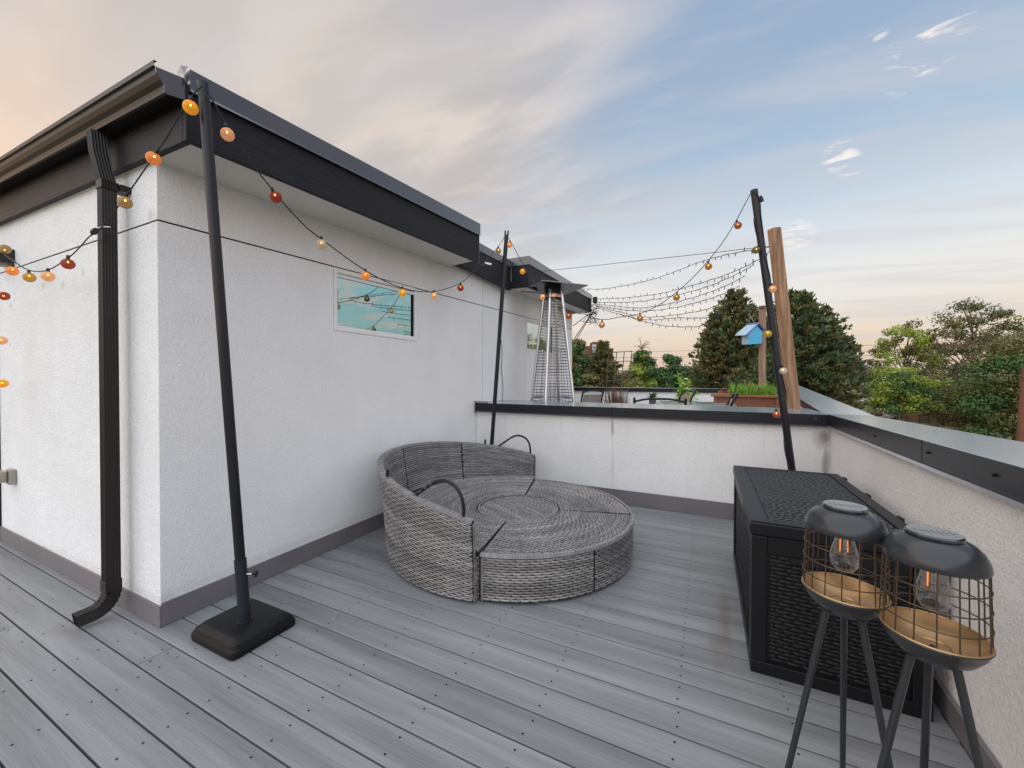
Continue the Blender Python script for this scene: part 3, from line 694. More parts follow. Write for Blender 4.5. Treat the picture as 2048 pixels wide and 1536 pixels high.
# far deck behind the back parapet
g = MB(); g.box((-2.56, 4.9, -.3), (1.6, 10.1, 0)); g.build('far_deck', membrane_m, kind='structure')
fp = thing('far_parapet', 'distant white parapet wall with thin dark cap beyond the dining chairs', 'parapet wall', (0, 10, 0))
g = MB(); g.box((-5, 10.0, -3), (1.42, 10.3, 1.02)); g.build('wall', stucco, fp)
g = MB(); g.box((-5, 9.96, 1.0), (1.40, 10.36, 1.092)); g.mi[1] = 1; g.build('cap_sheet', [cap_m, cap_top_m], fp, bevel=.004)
fr = thing('side_parapet', 'white side wall of the far deck with sloping grey metal cap, behind the wooden post', 'parapet wall', (1.1, 7, 0))
sxi = lambda y: .985+.070*(y-4.72); sxo = lambda y: 1.335+.070*(y-4.72); sz = lambda y: 1.0+.037*(y-4.8)
def fr_block(m, o0, o1, ya, yb, lo, hi):
    m.hexa([(sxi(ya)+o0, ya, lo(ya)), (sxo(ya)+o1, ya, lo(ya)), (sxo(yb)+o1, yb, lo(yb)), (sxi(yb)+o0, yb, lo(yb)), (sxi(ya)+o0, ya, hi(ya)), (sxo(ya)+o1, ya, hi(ya)), (sxo(yb)+o1, yb, hi(yb)), (sxi(yb)+o0, yb, hi(yb))])
g = MB(); fr_block(g, .02, -.02, 4.3, 9.93, lambda y: -3, lambda y: sz(y)-.05); g.build('wall', stucco_p, fr)
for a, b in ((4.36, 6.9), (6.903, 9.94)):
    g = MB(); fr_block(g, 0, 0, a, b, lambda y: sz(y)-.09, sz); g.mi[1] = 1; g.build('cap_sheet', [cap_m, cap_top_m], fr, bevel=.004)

# ------------------------------------------------------------------ wicker weave
def weave(m, surf, u0, u1, nu_of, vs, w, lift=.0028, fill=.97):
    """surf(u, v) -> (point, normal). rows at vs; each row nu_of(v) strands long, running bond"""
    rt = 1.0
    for r, v in enumerate(vs):
        rt = .55*rt+.45*rnd(.66, 1.34); ph = rnd(0, 6.3)
        nu = max(1, nu_of(v)); du = (u1-u0)/nu; sh = (r*.5+rnd(-.16, .16)) % 1
        for i in range(-1, nu+1):
            a = u0+du*(i+sh); b = a+du*fill
            a, b = max(a, u0), min(b, u1)
            if b-a < du*.2: continue
            h = lift*rnd(.7, 1.25); pts = []; m.tn = rt*(1+.16*math.sin(ph+a*3.1))
            for uu, lf in ((a, -.0012), (a*.72+b*.28, h*.9), (a*.28+b*.72, h), (b, -.0012)):
                for vv, l2 in ((v-w*.40, -.0010), (v, .0018), (v+w*.40, -.0010)):
                    p, nn = surf(uu, vv); pts.append(p+nn*(lf+l2-.0008))
            m.add(pts, [(0, 3, 4, 1), (1, 4, 5, 2), (3, 6, 7, 4), (4, 7, 8, 5), (6, 9, 10, 7), (7, 10, 11, 8)])
def rows(a, b, step):
    n = max(1, round((b-a)/step)); s = (b-a)/n
    return [a+s*(i+.5) for i in range(n)], s

DC = Vector((-1.33, 2.82, 0)); BC = Vector((-1.405, 2.885, 0))
GRP = 'pieces of the round grey wicker daybed set'
SH = .298
def polar(c, r, a, z): return Vector((c.x+r*math.cos(a), c.y+r*math.sin(a), z))
def binding(m, c, r0, r1, z, a0, a1, drop=.022):
    """wrapped edge: short strands laid across the rim"""
    n = int(abs(a1-a0)*r1/.0085)
    for i in range(n):
        p, q = a0+(a1-a0)*(i+.06)/n, a0+(a1-a0)*(i+.94)/n; h = rnd(.002, .0045)
        m.tn = rnd(.8, 1.15)
        m.add([polar(c, r0, p, z+h), polar(c, r0, q, z+h), polar(c, r1, q, z+h), polar(c, r1, p, z+h), polar(c, r1+.004, q, z-drop), polar(c, r1+.004, p, z-drop)],
              [(0, 3, 2, 1), (3, 5, 4, 2)])
def seat_piece(name, label, cat, c, a0, a1, ri, ro, front=True, wcol=wicker_m, seams=(), rof=None):
    rof = rof or (lambda u: ro)
    t = thing(name, label, cat, (c.x, c.y, 0), GRP)
    A0, A1 = R(a0), R(a1); n = 40
    body = MB()      # dark frame solid
    prof = [(ri, .03), (ro-.012, .03), (ro-.012, SH-.012), (ri, SH-.012)]
    k = len(prof); vsx = []
    for j in range(n+1):
        q = A0+(A1-A0)*j/n
        vsx += [polar(c, min(r, rof(q)-.012), q, z) for r, z in prof]
    fs = [(j*k+i, j*k+(i+1) % k, (j+1)*k+(i+1) % k, (j+1)*k+i) for j in range(n) for i in range(k)]
    fs += [(0, 3, 2, 1), tuple(n*k+i for i in range(4))]
    body.add(vsx, fs); body.build('frame', wicker_back_m, t)
    top = MB()
    rv, w = rows(0, 1, .0135/(ro-ri))
    weave(top, lambda u, v: (polar(c, ri+.003+v*(rof(u)-.023-ri), u, SH-.008), Vector((0, 0, 1))), A0+.006, A1-.006, lambda v: int((A1-A0)*(ri+v*(ro-ri))/.054), rv, w)
    st = top.build('seat_top', wcol, t)
    if front: b = MB(); binding(b, c, ro-.020, ro, SH-.006, A0, A1, .016); b.build('rim_binding', wicker_rim_m, t)
    if front:
        edges = [a0]+list(seams)+[a1]
        for p, q in zip(edges[:-1], edges[1:]):
            sd = MB(); zv, w = rows(.022, SH-.030, .0158)
            P, Q = R(p)+.006, R(q)-.006
            weave(sd, lambda u, v: (polar(c, ro-.008, u, v), Vector((math.cos(u), math.sin(u), 0))), P, Q, lambda v: int((Q-P)*ro/.058), zv, w, .0034)
            for e_ in ((P-.004,) if p == edges[0] else ()):      # edge strap of the panel
                sd.add([polar(c, ro-.004, e_, .02), polar(c, ro-.004, e_+.004+.012, .02), polar(c, ro-.004, e_+.016, SH-.03), polar(c, ro-.004, e_, SH-.03)], [(0, 1, 2, 3)])
            sd.build('side_panel', wcol, t)
    # flat radial ends
    for ang, sg in ((A0, -1), (A1, 1)):
        en = MB(); nn = Vector((-math.sin(ang), math.cos(ang), 0))*sg
        zv, w = rows(.03, SH-.02, .0148)
        weave(en, lambda u, v: (polar(c, u, ang, v)+nn*.002, nn), ri+.01, ro-.01, lambda v: int((ro-ri)/.04), zv, w)
        en.build('end_panel', wcol, t)
    return t
seat_piece('wicker_ottoman', 'near quarter round grey wicker ottoman whose curved front faces the camera', 'ottoman', DC, -79.0, 14.6, .325, .878, seams=(-32.5,))
seat_piece('wicker_ottoman', 'far quarter round grey wicker ottoman next to the back parapet', 'ottoman', DC, 15.6, 103.5, .325, .872)
ct = thing('wicker_table', 'small round grey wicker table top in the middle of the daybed', 'table', (DC.x, DC.y, 0), GRP)
g = MB(); g.lathe([(0, .05), (.306, .05), (.316, SH-.02), (0, SH-.02)], DC, 40); g.build('frame', wicker_back_m, ct)
g = MB(); rv, w = rows(-.295, .295, .0130); ang = R(-30); ex, ey = Vector((math.cos(ang), math.sin(ang), 0)), Vector((-math.sin(ang), math.cos(ang), 0))
for r_, v in enumerate(rv):
    hw = math.sqrt(max(.30**2-v*v, 0))
    if hw > .02: weave(g, lambda u, vv: (DC+ex*u+ey*vv+Vector((0, 0, SH-.012)), Vector((0, 0, 1))), -hw, hw, lambda v_: max(1, int(2*hw/.046)), [v], w)
g.build('table_top', wicker_m, ct)
g = MB(); binding(g, DC, .300, .317, SH-.010, 0, 2*PI, .02); g.build('rim_binding', wicker_rim_m, ct)

# sofa half with the curved back shell
def shell_in(u):      # distance from the seat centre to the inside of the back shell
    o = DC-BC; d = Vector((math.cos(u), math.sin(u), 0)); b = o.dot(d); return -b+math.sqrt(b*b-o.length_squared+(.975-.030)**2)
sofa = seat_piece('wicker_sofa', 'half round grey wicker sofa with a high curved back against the wall', 'sofa', DC, 104.8, 279.9, .325, .95, front=False, rof=shell_in)
A0, A1 = R(102.6), R(282.8); RB = .975
def rim_h(u):
    s = max(0, min(1, (u-A0)/(A1-A0))); return .492+.205*math.sin(PI*s)**.85
def flare(z): return RB+.055*(z/.6)**1.6
def shell(off):
    def S(u, v):          # v 0..1 up the shell
        z = .02+v*(rim_h(u)-.02); r = flare(z)+off
        sg = 1 if off >= 0 else -1
        nn = Vector((math.cos(u), math.sin(u), -.18))*sg; nn.normalize()
        return polar(BC, r, u, z), nn
    return S
g = MB(); n, mv = 60, 10; th = .030; vsx = []
for j in range(n+1):
    u = A0+(A1-A0)*j/n
    for i in range(mv+1): vsx.append(shell(0.0)(u, i/mv)[0])
    for i in range(mv+1): vsx.append(shell(-th)(u, 1-i/mv)[0])
k = 2*(mv+1)
g.add(vsx, [(j*k+i, j*k+(i+1) % k, (j+1)*k+(i+1) % k, (j+1)*k+i) for j in range(n) for i in range(k)]+[tuple(range(k-1, -1, -1)), tuple(n*k+i for i in range(k))])
g.build('back_frame', wicker_back_m, sofa)
g = MB(); nr = 40; S = shell(.004)
weave(g, S, A0+.004, A1-.004, lambda v: int((A1-A0)*RB/.060), [(i+.5)/nr for i in range(nr)], 1/nr, .0036)
g.build('back_outer_weave', wicker_m, sofa)
S = shell(-th-.004)
edges = [A0, R(148), R(190), R(235), A1]
for p, q in zip(edges[:-1], edges[1:]):
    g = MB(); nr = 22; lo = .40
    weave(g, S, p+.006, q-.006, lambda v: int((q-p)*RB/.062), [lo+(1-lo)*(i+.5)/nr for i in range(nr)], (1-lo)/nr, .0036)
    g.build('back_inner_panel', wicker_m, sofa)
g = MB(); nb = 330
for i in range(nb):
    u0_, u1_ = A0+(A1-A0)*(i+.05)/nb, A0+(A1-A0)*(i+.95)/nb; h = rnd(.003, .006)
    a, b = (polar(BC, flare(rim_h(u0_))+o, u0_, rim_h(u0_)+h) for o in (-th-.006, .008)); c_, d_ = (polar(BC, flare(rim_h(u1_))+o, u1_, rim_h(u1_)+h) for o in (.008, -th-.006))
    dn = Vector((0, 0, -.014)); g.add([a, b, c_, d_, b+dn, c_+dn, a+dn, d_+dn], [(0, 3, 2, 1)[::-1], (1, 2, 5, 4)[::-1], (3, 0, 6, 7)[::-1]])
g.build('rim_binding', wicker_rim_m, sofa)
for u, sg in ((A0, -1), (A1, 1)):      # woven end faces of the shell
    g = MB(); nn = Vector((-math.sin(u), math.cos(u), 0))*sg
    zv, w = rows(.03, rim_h(u)-.01, .0148)
    for z in zv:
        a, b = polar(BC, flare(z)-th, u, z)+nn*.003, polar(BC, flare(z)+.004, u, z)+nn*.003
        for s0, s1 in ((0, .46), (.5, 1)):
            p, q = a.lerp(b, s0), a.lerp(b, s1); up = Vector((0, 0, w*.45)); mid = (p+q)/2+nn*.004
            g.tn = 1.0
            g.add([p-up, mid-up, q-up, q+up, mid+up, p+up], [(0, 1, 4, 5), (1, 2, 3, 4)])
    g.build('end_strap', wicker_m, sofa)
def handle(ua, ub, nm):
    """bent steel tube standing on the rim: slanted leg, arch, upright leg"""
    a = polar(BC, flare(rim_h(ua))-.02, ua, rim_h(ua)-.03); b = polar(BC, flare(rim_h(ub))-.02, ub, rim_h(ub)-.03)
    d = b-a; top = max(a.z, b.z)+.03
    P = [a, a+d*.22+Vector((0, 0, .075)), a+d*.44+Vector((0, 0, .150)), a+d*.58+Vector((0, 0, .185)), a+d*.72+Vector((0, 0, .198)), a+d*.86+Vector((0, 0, .185)), a+d*.96+Vector((0, 0, .145)), b+Vector((0, 0, .085)), b+Vector((0, 0, .04)), b]
    m = MB(); m.tube(spline(P, 5), .0105, 10); o = m.build('canopy_bracket', black_m, sofa, smooth=True)
    h = MB()
    nrm = Vector((0, 0, 1)).cross(d).normalized()
    for s in (.12, .22, .32, .42):
        p = a+d*s+Vector((0, 0, .345*s))
        for sg in (-1, 1): h.lathe([(0, 0), (.004, 0)], (0, 0, 0), 6); kk = len(h.v)-12; h.v[kk:] = [tuple(p+nrm*(sg*.0112)+d.normalized()*x+Vector((0, 0, y))) for x, y, z in h.v[kk:]]
    h.build('rivets', galv_m, o, kind='stuff')
handle(R(257), R(279.5), 'front'); handle(R(127), R(105.5), 'back')
for u in (R(240), R(133)):
    g = MB(); p = polar(BC, flare(rim_h(u))-.02, u, rim_h(u)-.02); g.tube([p, p+Vector((0, 0, .055)), p+Vector((.002, 0, .075))], [.011, .011, .008], 8)
    g.build('bracket_stub', black_m, sofa, smooth=True)

# ------------------------------------------------------------------ string light poles
PG = 'string light poles round the deck'
def make_pole():
    t = thing('light_pole', 'tall leaning black pole on a heavy black base beside the house corner', 'pole', (-2.115, 1.205, 0), PG)
    c = Vector((-2.115, 1.205, 0)); ang = 0.0
    bx, by = .182, .160
    # stepped, rounded weight
    lv = [(1, .004), (1.012, .02), (1.0, .036), (.955, .044), (.952, .049), (.935, .051), (.93, .056), (.905, .060), (.80, .076), (.78, .078), (0, .079)]
    m = MB(); n = 48; vsx = []
    for s, z in lv[:-1]:
        for j in range(n):
            q = 2*PI*j/n; ex_ = .13; cx_, sy_ = math.cos(q), math.sin(q)
            px_ = math.copysign(abs(cx_)**ex_, cx_); py_ = math.copysign(abs(sy_)**ex_, sy_)
            ins = (1-s)*.17
            vsx.append((c.x+px_*(bx-ins), c.y+py_*(by-ins), z))
    k = len(lv)-1
    m.add(vsx, [(i*n+j, i*n+(j+1) % n, (i+1)*n+(j+1) % n, (i+1)*n+j) for i in range(k-1) for j in range(n)]+[tuple((k-1)*n+j for j in range(n)), tuple(range(n-1, -1, -1))])
    m.build('base_weight', basep_m, t, smooth=True)
    return t, c
p1, c1 = make_pole()
def pole_shaft(t, foot, top, r, sleeve_h=.325, split=False, knob=True):
    foot, top = Vector(foot), Vector(top); d = (top-foot).normalized()
    m = MB(); m.tube([foot, foot+d*sleeve_h], r*1.18, 20); m.tube([foot-d*.0, foot+d*.012], r*1.4, 20); m.build('sleeve', sleeve_m, t, smooth=True)
    m = MB(); L_ = (top-foot).length
    m.tube([foot+d*(sleeve_h-.05), foot+d*(L_*.5), top], r, 20); m.build('shaft', pole_m, t, smooth=True)
    if split:
        m = MB(); side = CR*.6
        for s in (-1, 1): m.tube([top-d*.02+CR*(s*r*.62), top+d*.045+CR*(s*r*.72)], r*.42, 8)
        m.build('forked_tip', pole_m, t, smooth=True)
    if knob:
        kc = foot+d*(sleeve_h-.075)+CR*(r*1.15); m = MB(); m.tube([kc-CR*.004, kc+CR*.035], .004, 8); kb = m.build('knob_screw', galv_m, t, smooth=True)
        m = MB(); o = kc+CR*.042; ax = CR; ay = Vector((0, 0, 1)); az = ax.cross(ay)
        N = 24; ring = [(.014+.004*math.cos(6*2*PI*j/N), 2*PI*j/N) for j in range(N)]
        vv = [o+ax*h+ay*(rr*math.cos(q))+az*(rr*math.sin(q)) for h in (-.008, .008) for rr, q in ring]
        m.add(vv, [(j, (j+1) % N, N+(j+1) % N, N+j) for j in range(N)]+[tuple(range(N-1, -1, -1)), tuple(range(N, 2*N))])
        m.build('knob', plug_m, t)
P1T = ony(406, 166, 1.005)
foot1 = onz(490, 1243, .077)
pole_shaft(p1, foot1, P1T, .0228)
P2T = ony(1013, 470, 3.88); P2F = Vector((-2.222, 3.93, .077))
p2 = copy_tree(p1) if False else thing('light_pole', 'leaning black pole with forked tip in the corner behind the wicker sofa', 'pole', (P2F.x, P2F.y, 0), PG)
def copy_base(t):
    src = [o for o in p1.children if o.name.startswith('base_weight')][0]
    b = src.copy(); COL.objects.link(b); b.parent = t
copy_base(p2); pole_shaft(p2, P2F, P2T, .0225, split=True, knob=False)
P3T = ony(1508, 380, 3.76); P3F = ony(1583, 935, 3.86)
d3 = (P3T-P3F); P3F = P3F-d3*((P3F.z-.077)/d3.z)
p3 = thing('light_pole', 'leaning black pole wrapped in globe cord behind the black storage box', 'pole', (P3F.x, P3F.y, 0), PG)
copy_base(p3); pole_shaft(p3, P3F, P3T, .027, knob=False)

# ------------------------------------------------------------------ globe string lights
SPH = {}
def globe_mesh(k):
    if k in SPH: return SPH[k]
    m = MB(); r = .029; n = 10; prof = [(max(.0004, r*math.sin(PI*i/n)), r*math.cos(PI*i/n)) for i in range(n, -1, -1)]
    m.lathe(prof, (0, 0, 0), 18)
    me = D.meshes.new('globe'); me.from_pydata(m.v, [], m.f); me.materials.append(GLOBE[k]); me.polygons.foreach_set('use_smooth', [True]*len(me.polygons)); me.update()
    SPH[k] = me; return me
def small_mesh(name, m, mat):
    me = D.meshes.new(name); me.from_pydata(m.v, [], m.f); me.materials.append(mat); me.polygons.foreach_set('use_smooth', [True]*len(me.polygons)); me.update(); return me
_s = MB(); _s.tube([(0, 0, .026), (0, 0, .048)], [.0085, .007], 10); SOCK = small_mesh('socket', _s, plug_m)
_s = MB(); _s.lathe([(.0004, -.006), (.005, 0), (.0004, .006)], (0, 0, .010), 8); LED = small_mesh('led', _s, led_m)
GG = 'globe string lights hung round the deck'
def globe_string(label, cable, bulbs, plane, r=.0032, extra=None):
    """cable: picture survey points; bulbs: (x, y, colour); plane(x, y) -> point in space"""
    P = [plane(x, y) for x, y in cable]
    t = thing('globe_string_light', label, 'string lights', P[0], GG)
    m = MB(); m.tube(spline(P, 7), r, 6)
    # second twisted strand
    S = spline(P, 14); m.tube([p+Vector((.0026*math.sin(i*1.9), .0026*math.cos(i*1.9), .0026*math.cos(i*1.9))) for i, p in enumerate(S)], r*.7, 5)
    m.build('cable', cable_m, t, smooth=True)
    for b in bulbs:
        x, y, c = b[:3]; q = plane(x, y) if len(b) < 4 else b[3]
        o = D.objects.new('globe', globe_mesh(c)); COL.objects.link(o); o.parent = t; o.location = q-P[0]
        o['label'] = c+' thread globe'
        # lean the socket towards the cable
        near = min(S, key=lambda s: (s-q-Vector((0, 0, .05))).length); up = (near-q)
        if up.length < .02: up = Vector((0, 0, 1))
        o.rotation_euler = Vector((0, 0, 1)).rotation_difference(up.normalized()).to_euler()
        s = D.objects.new('socket', SOCK); COL.objects.link(s); s.parent = o
        l = D.objects.new('led', LED); COL.objects.link(l); l.parent = o
    return t, P
def plug(t, p, d, tagged=False):
    m = MB(); d = Vector(d).normalized(); m.tube([p-d*.028, p-d*.01, p-d*.0099, p+d*.022], [.009, .009, .014, .012], 10); m.build('plug', plug_m, t, smooth=True)
    if tagged:
        m = MB(); q = p+d*.06; up = Vector((0, 0, .018)); m.add([q-up*.3, q+CR*.06-up*1.1, q+CR*.066-up*.1, q+up*.8], [(0, 1, 2, 3)]); m.build('paper_tag', tag_m, t)
def planeB(x, y):
    a, b = P1T, P2T; n_ = Vector((b.y-a.y, a.x-b.x, 0)); d = ray(x, y); return EYE+d*(((a-EYE).dot(n_)+.0)/d.dot(n_))
def planeC(x, y):
    a, b = P2T, P3T; n_ = Vector((b.y-a.y, a.x-b.x, 0)); d = ray(x, y); return EYE+d*((a-EYE).dot(n_)/d.dot(n_))
YL = .885
def planeA(x, y): return ony(x, y, YL+.075*max(0, min(1, (x-200)/200)))
t, P = globe_string('globe light string from the near pole down past the downspout across the left wall',
    [(404, 172), (384, 192), (350, 245), (330, 280), (290, 338), (252, 392), (215, 440), (196, 462), (178, 474), (160, 494), (136, 516), (96, 540), (60, 541), (30, 524), (0, 503), (-30, 490)],
    [(381, 215, 'yellow'), (307, 317, 'orange'), (250, 405, 'tan'), (136, 528, 'red'), (96, 553, 'peach'), (59, 555, 'mustard'), (25, 542, 'orange'), (10, 498, 'tan')], planeA)
plug(t, planeA(189, 463), planeA(200, 455)-planeA(178, 474))
g = MB(); q = planeA(189, 463); g.tube([q+Vector((0, 0, .01)), q+Vector((.03, .02, .025)), q+Vector((.045, .045, .03))], .0035, 6); g.build('hook', galv_m, t)
t, P = globe_string('globe light string sagging across the main wall from near pole to middle pole',
    [(410, 176), (425, 200), (470, 278), (545, 380), (605, 447), (643, 478), (731, 541), (805, 576), (868, 583), (921, 566), (945, 545), (975, 518), (998, 491), (1010, 472)],
    [(455, 269, 'peach'), (552, 394, 'red'), (643, 489, 'cream'), (731, 552, 'orange'), (805, 586, 'yellow'), (868, 592, 'peach'), (921, 576, 'red'), (997, 502, 'tan')], planeB)
plug(t, planeB(965, 531), planeB(975, 518)-planeB(945, 545), True)
t, P = globe_string('globe light string sagging over the far deck from middle pole to right pole',
    [(1014, 474), (1022, 484), (1047, 531), (1066, 562), (1089, 586), (1137, 621), (1170, 629), (1204, 639), (1240, 634), (1280, 627), (1316, 611), (1352, 585), (1385, 556), (1416, 522), (1445, 485), (1470, 445), (1490, 408), (1503, 384)],
    [(1019, 490, 'orange'), (1045, 543, 'yellow'), (1085, 594, 'peach'), (1137, 632, 'rust'), (1204, 650, 'tan'), (1280, 637, 'amber'), (1353, 595, 'amber'), (1417, 533, 'amber'), (1476, 451, 'rust')], planeC)
# cord spiralling down the right pole
def pole3_at(x, y, off):
    n_ = Vector((CF.x, CF.y, 0)); a = P3T.lerp(P3F, max(0, min(1, (y-380)/(1010-380)))); d = ray(x, y); return EYE+d*(((a-EYE).dot(n_)+off)/d.dot(n_))
t, P = globe_string('globe light cord spiralling down the right pole beside the wooden post',
    [(1506, 384), (1519, 398), (1522, 430), (1527, 470)], [(1512, 500, 'olive'), (1545, 578, 'peach'), (1536, 668, 'lemon'), (1566, 742, 'white'), (1553, 829, 'rose')], lambda x, y: pole3_at(x, y, -.03))
m = MB(); L3 = []
for i in range(90):
    s = .08+.86*i/89; a = P3T.lerp(P3F, s); q = 2*PI*2.6*i/89+2.2; L3.append(a+CR*(.030*math.cos(q))+Vector((CF.x, CF.y, 0))*(.030*math.sin(q)))
m.tube(L3, .0032, 6); m.build('cable', cable_m, t, smooth=True)
q = pole3_at(1521, 388, -.0); plug(t, pole3_at(1523, 398, -.02), Vector((.3, 0, -1)))
t, P = globe_string('globe light string hanging down the far left edge of the left wall',
    [(-14, 540), (-10, 575), (-8, 640), (-9, 700), (-8, 760), (-9, 800)], [(8, 592, 'red'), (3, 681, 'peach'), (5, 767, 'yellow')], lambda x, y: ony(x, y, YL+.02))

# wall lamp and outlet at the left
lx = ony(28, 500, 1.03)
wl = thing('wall_lamp', 'black box wall lamp behind the globe lights on the left wall', 'wall lamp', (lx.x-.1, 1.0, lx.z-.05))
g = MB(); g.box((lx.x-.20, .925, lx.z-.095), (lx.x, 1.033, lx.z+.005)); g.build('housing', wall_lamp_m, wl, bevel=.004)
g = MB(); g.box((lx.x-.13, .96, lx.z-.12), (lx.x-.05, 1.02, lx.z-.0955)); g.build('lens', outlet_m, wl)
ou = ony(32, 940, 1.03)
ol = thing('outlet_cover', 'grey weatherproof outlet cover low on the left wall', 'outlet', (ou.x-.05, 1.0, ou.z-.04))
g = MB(); g.box((ou.x-.10, 1.0, ou.z-.11), (ou.x, 1.0335, ou.z+.005)); g.build('box', outlet_m, ol, bevel=.006)
g = MB(); g.box((ou.x-.13, .93, ou.z-.09), (ou.x-.035, .999, ou.z-.005)); g.build('lid', outlet_m, ol, bevel=.012)

# ------------------------------------------------------------------ storage box
sb = thing('storage_box', 'large charcoal resin storage box with wicker pattern behind the lanterns', 'storage box', (.5, 2.7, 0))
BX0, BX1, BYA, BYB, BH, LT = .180, .790, 2.035, 3.30, .612, .676
def tap(x, z): return x
g = MB(); g.box((BX0+.022, BYA+.020, .018), (BX1-.022, BYB-.02, BH)); g.build('body', resin_m, sb, bevel=.004)
g = MB(); g.box((BX0+.006, BYA+.004, 0), (BX1-.006, BYB-.004, .055)); g.build('plinth', resin_m, sb, bevel=.004)
for x, y in ((BX0+.006, BYA+.004), (BX1-.066, BYA+.004), (BX0+.006, BYB-.064), (BX1-.066, BYB-.064)):
    g = MB(); g.box((x, y, .0555), (x+.06, y+.06, BH-.0005)); g.build('corner_post', resin_m, sb, bevel=.004)
g = MB(); g.box((BX0+.067, BYA+.008, BH-.075), (BX1-.067, BYA+.0195, BH-.002)); g.box((BX0+.010, BYA+.065, BH-.06), (BX0+.0215, BYB-.065, BH-.002)); g.build('top_rail', resin_m, sb, bevel=.003)
g = MB(); zv, w = rows(.062, BH-.082, .0165)
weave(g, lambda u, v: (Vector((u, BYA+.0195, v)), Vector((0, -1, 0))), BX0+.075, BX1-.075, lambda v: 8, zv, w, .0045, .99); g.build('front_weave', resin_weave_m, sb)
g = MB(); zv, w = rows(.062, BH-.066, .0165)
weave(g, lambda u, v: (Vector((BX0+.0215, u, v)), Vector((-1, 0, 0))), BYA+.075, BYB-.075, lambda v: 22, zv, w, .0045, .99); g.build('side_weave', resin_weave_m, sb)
g = MB(); g.box((BX0, BYA, BH+.001), (BX1, BYB, LT-.006)); lid = g.build('lid', resin_m, sb, bevel=.008, seg=3)
g = MB()
for a, b in (((BX0+.004, BYA+.004), (BX0+.068, BYB-.004)), ((BX1-.060, BYA+.004), (BX1-.004, BYB-.004)), ((BX0+.0685, BYA+.004), (BX1-.0605, BYA+.045)), ((BX0+.0685, BYB-.045), (BX1-.0605, BYB-.004))):
    g.box((*a, LT-.0058), (*b, LT))
g.build('lid_border', resin_m, lid, bevel=.002)
g = MB(); yv, w = rows(BYA+.05, BYB-.05, .0145)
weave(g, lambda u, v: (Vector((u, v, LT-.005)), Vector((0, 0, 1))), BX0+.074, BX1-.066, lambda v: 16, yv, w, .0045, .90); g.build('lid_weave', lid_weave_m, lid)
for y in (2.35, 2.75, 3.15):
    g = MB(); g.box((BX1-.004, y, LT-.03), (BX1+.010, y+.05, LT+.004)); g.build('hinge', resin_m, sb, bevel=.003)
g = MB(); g.box((BX0+.15, BYA+.006, BH-.10), (BX0+.30, BYA+.0205, BH-.0755)); g.build('handle_recess', black_m, sb)

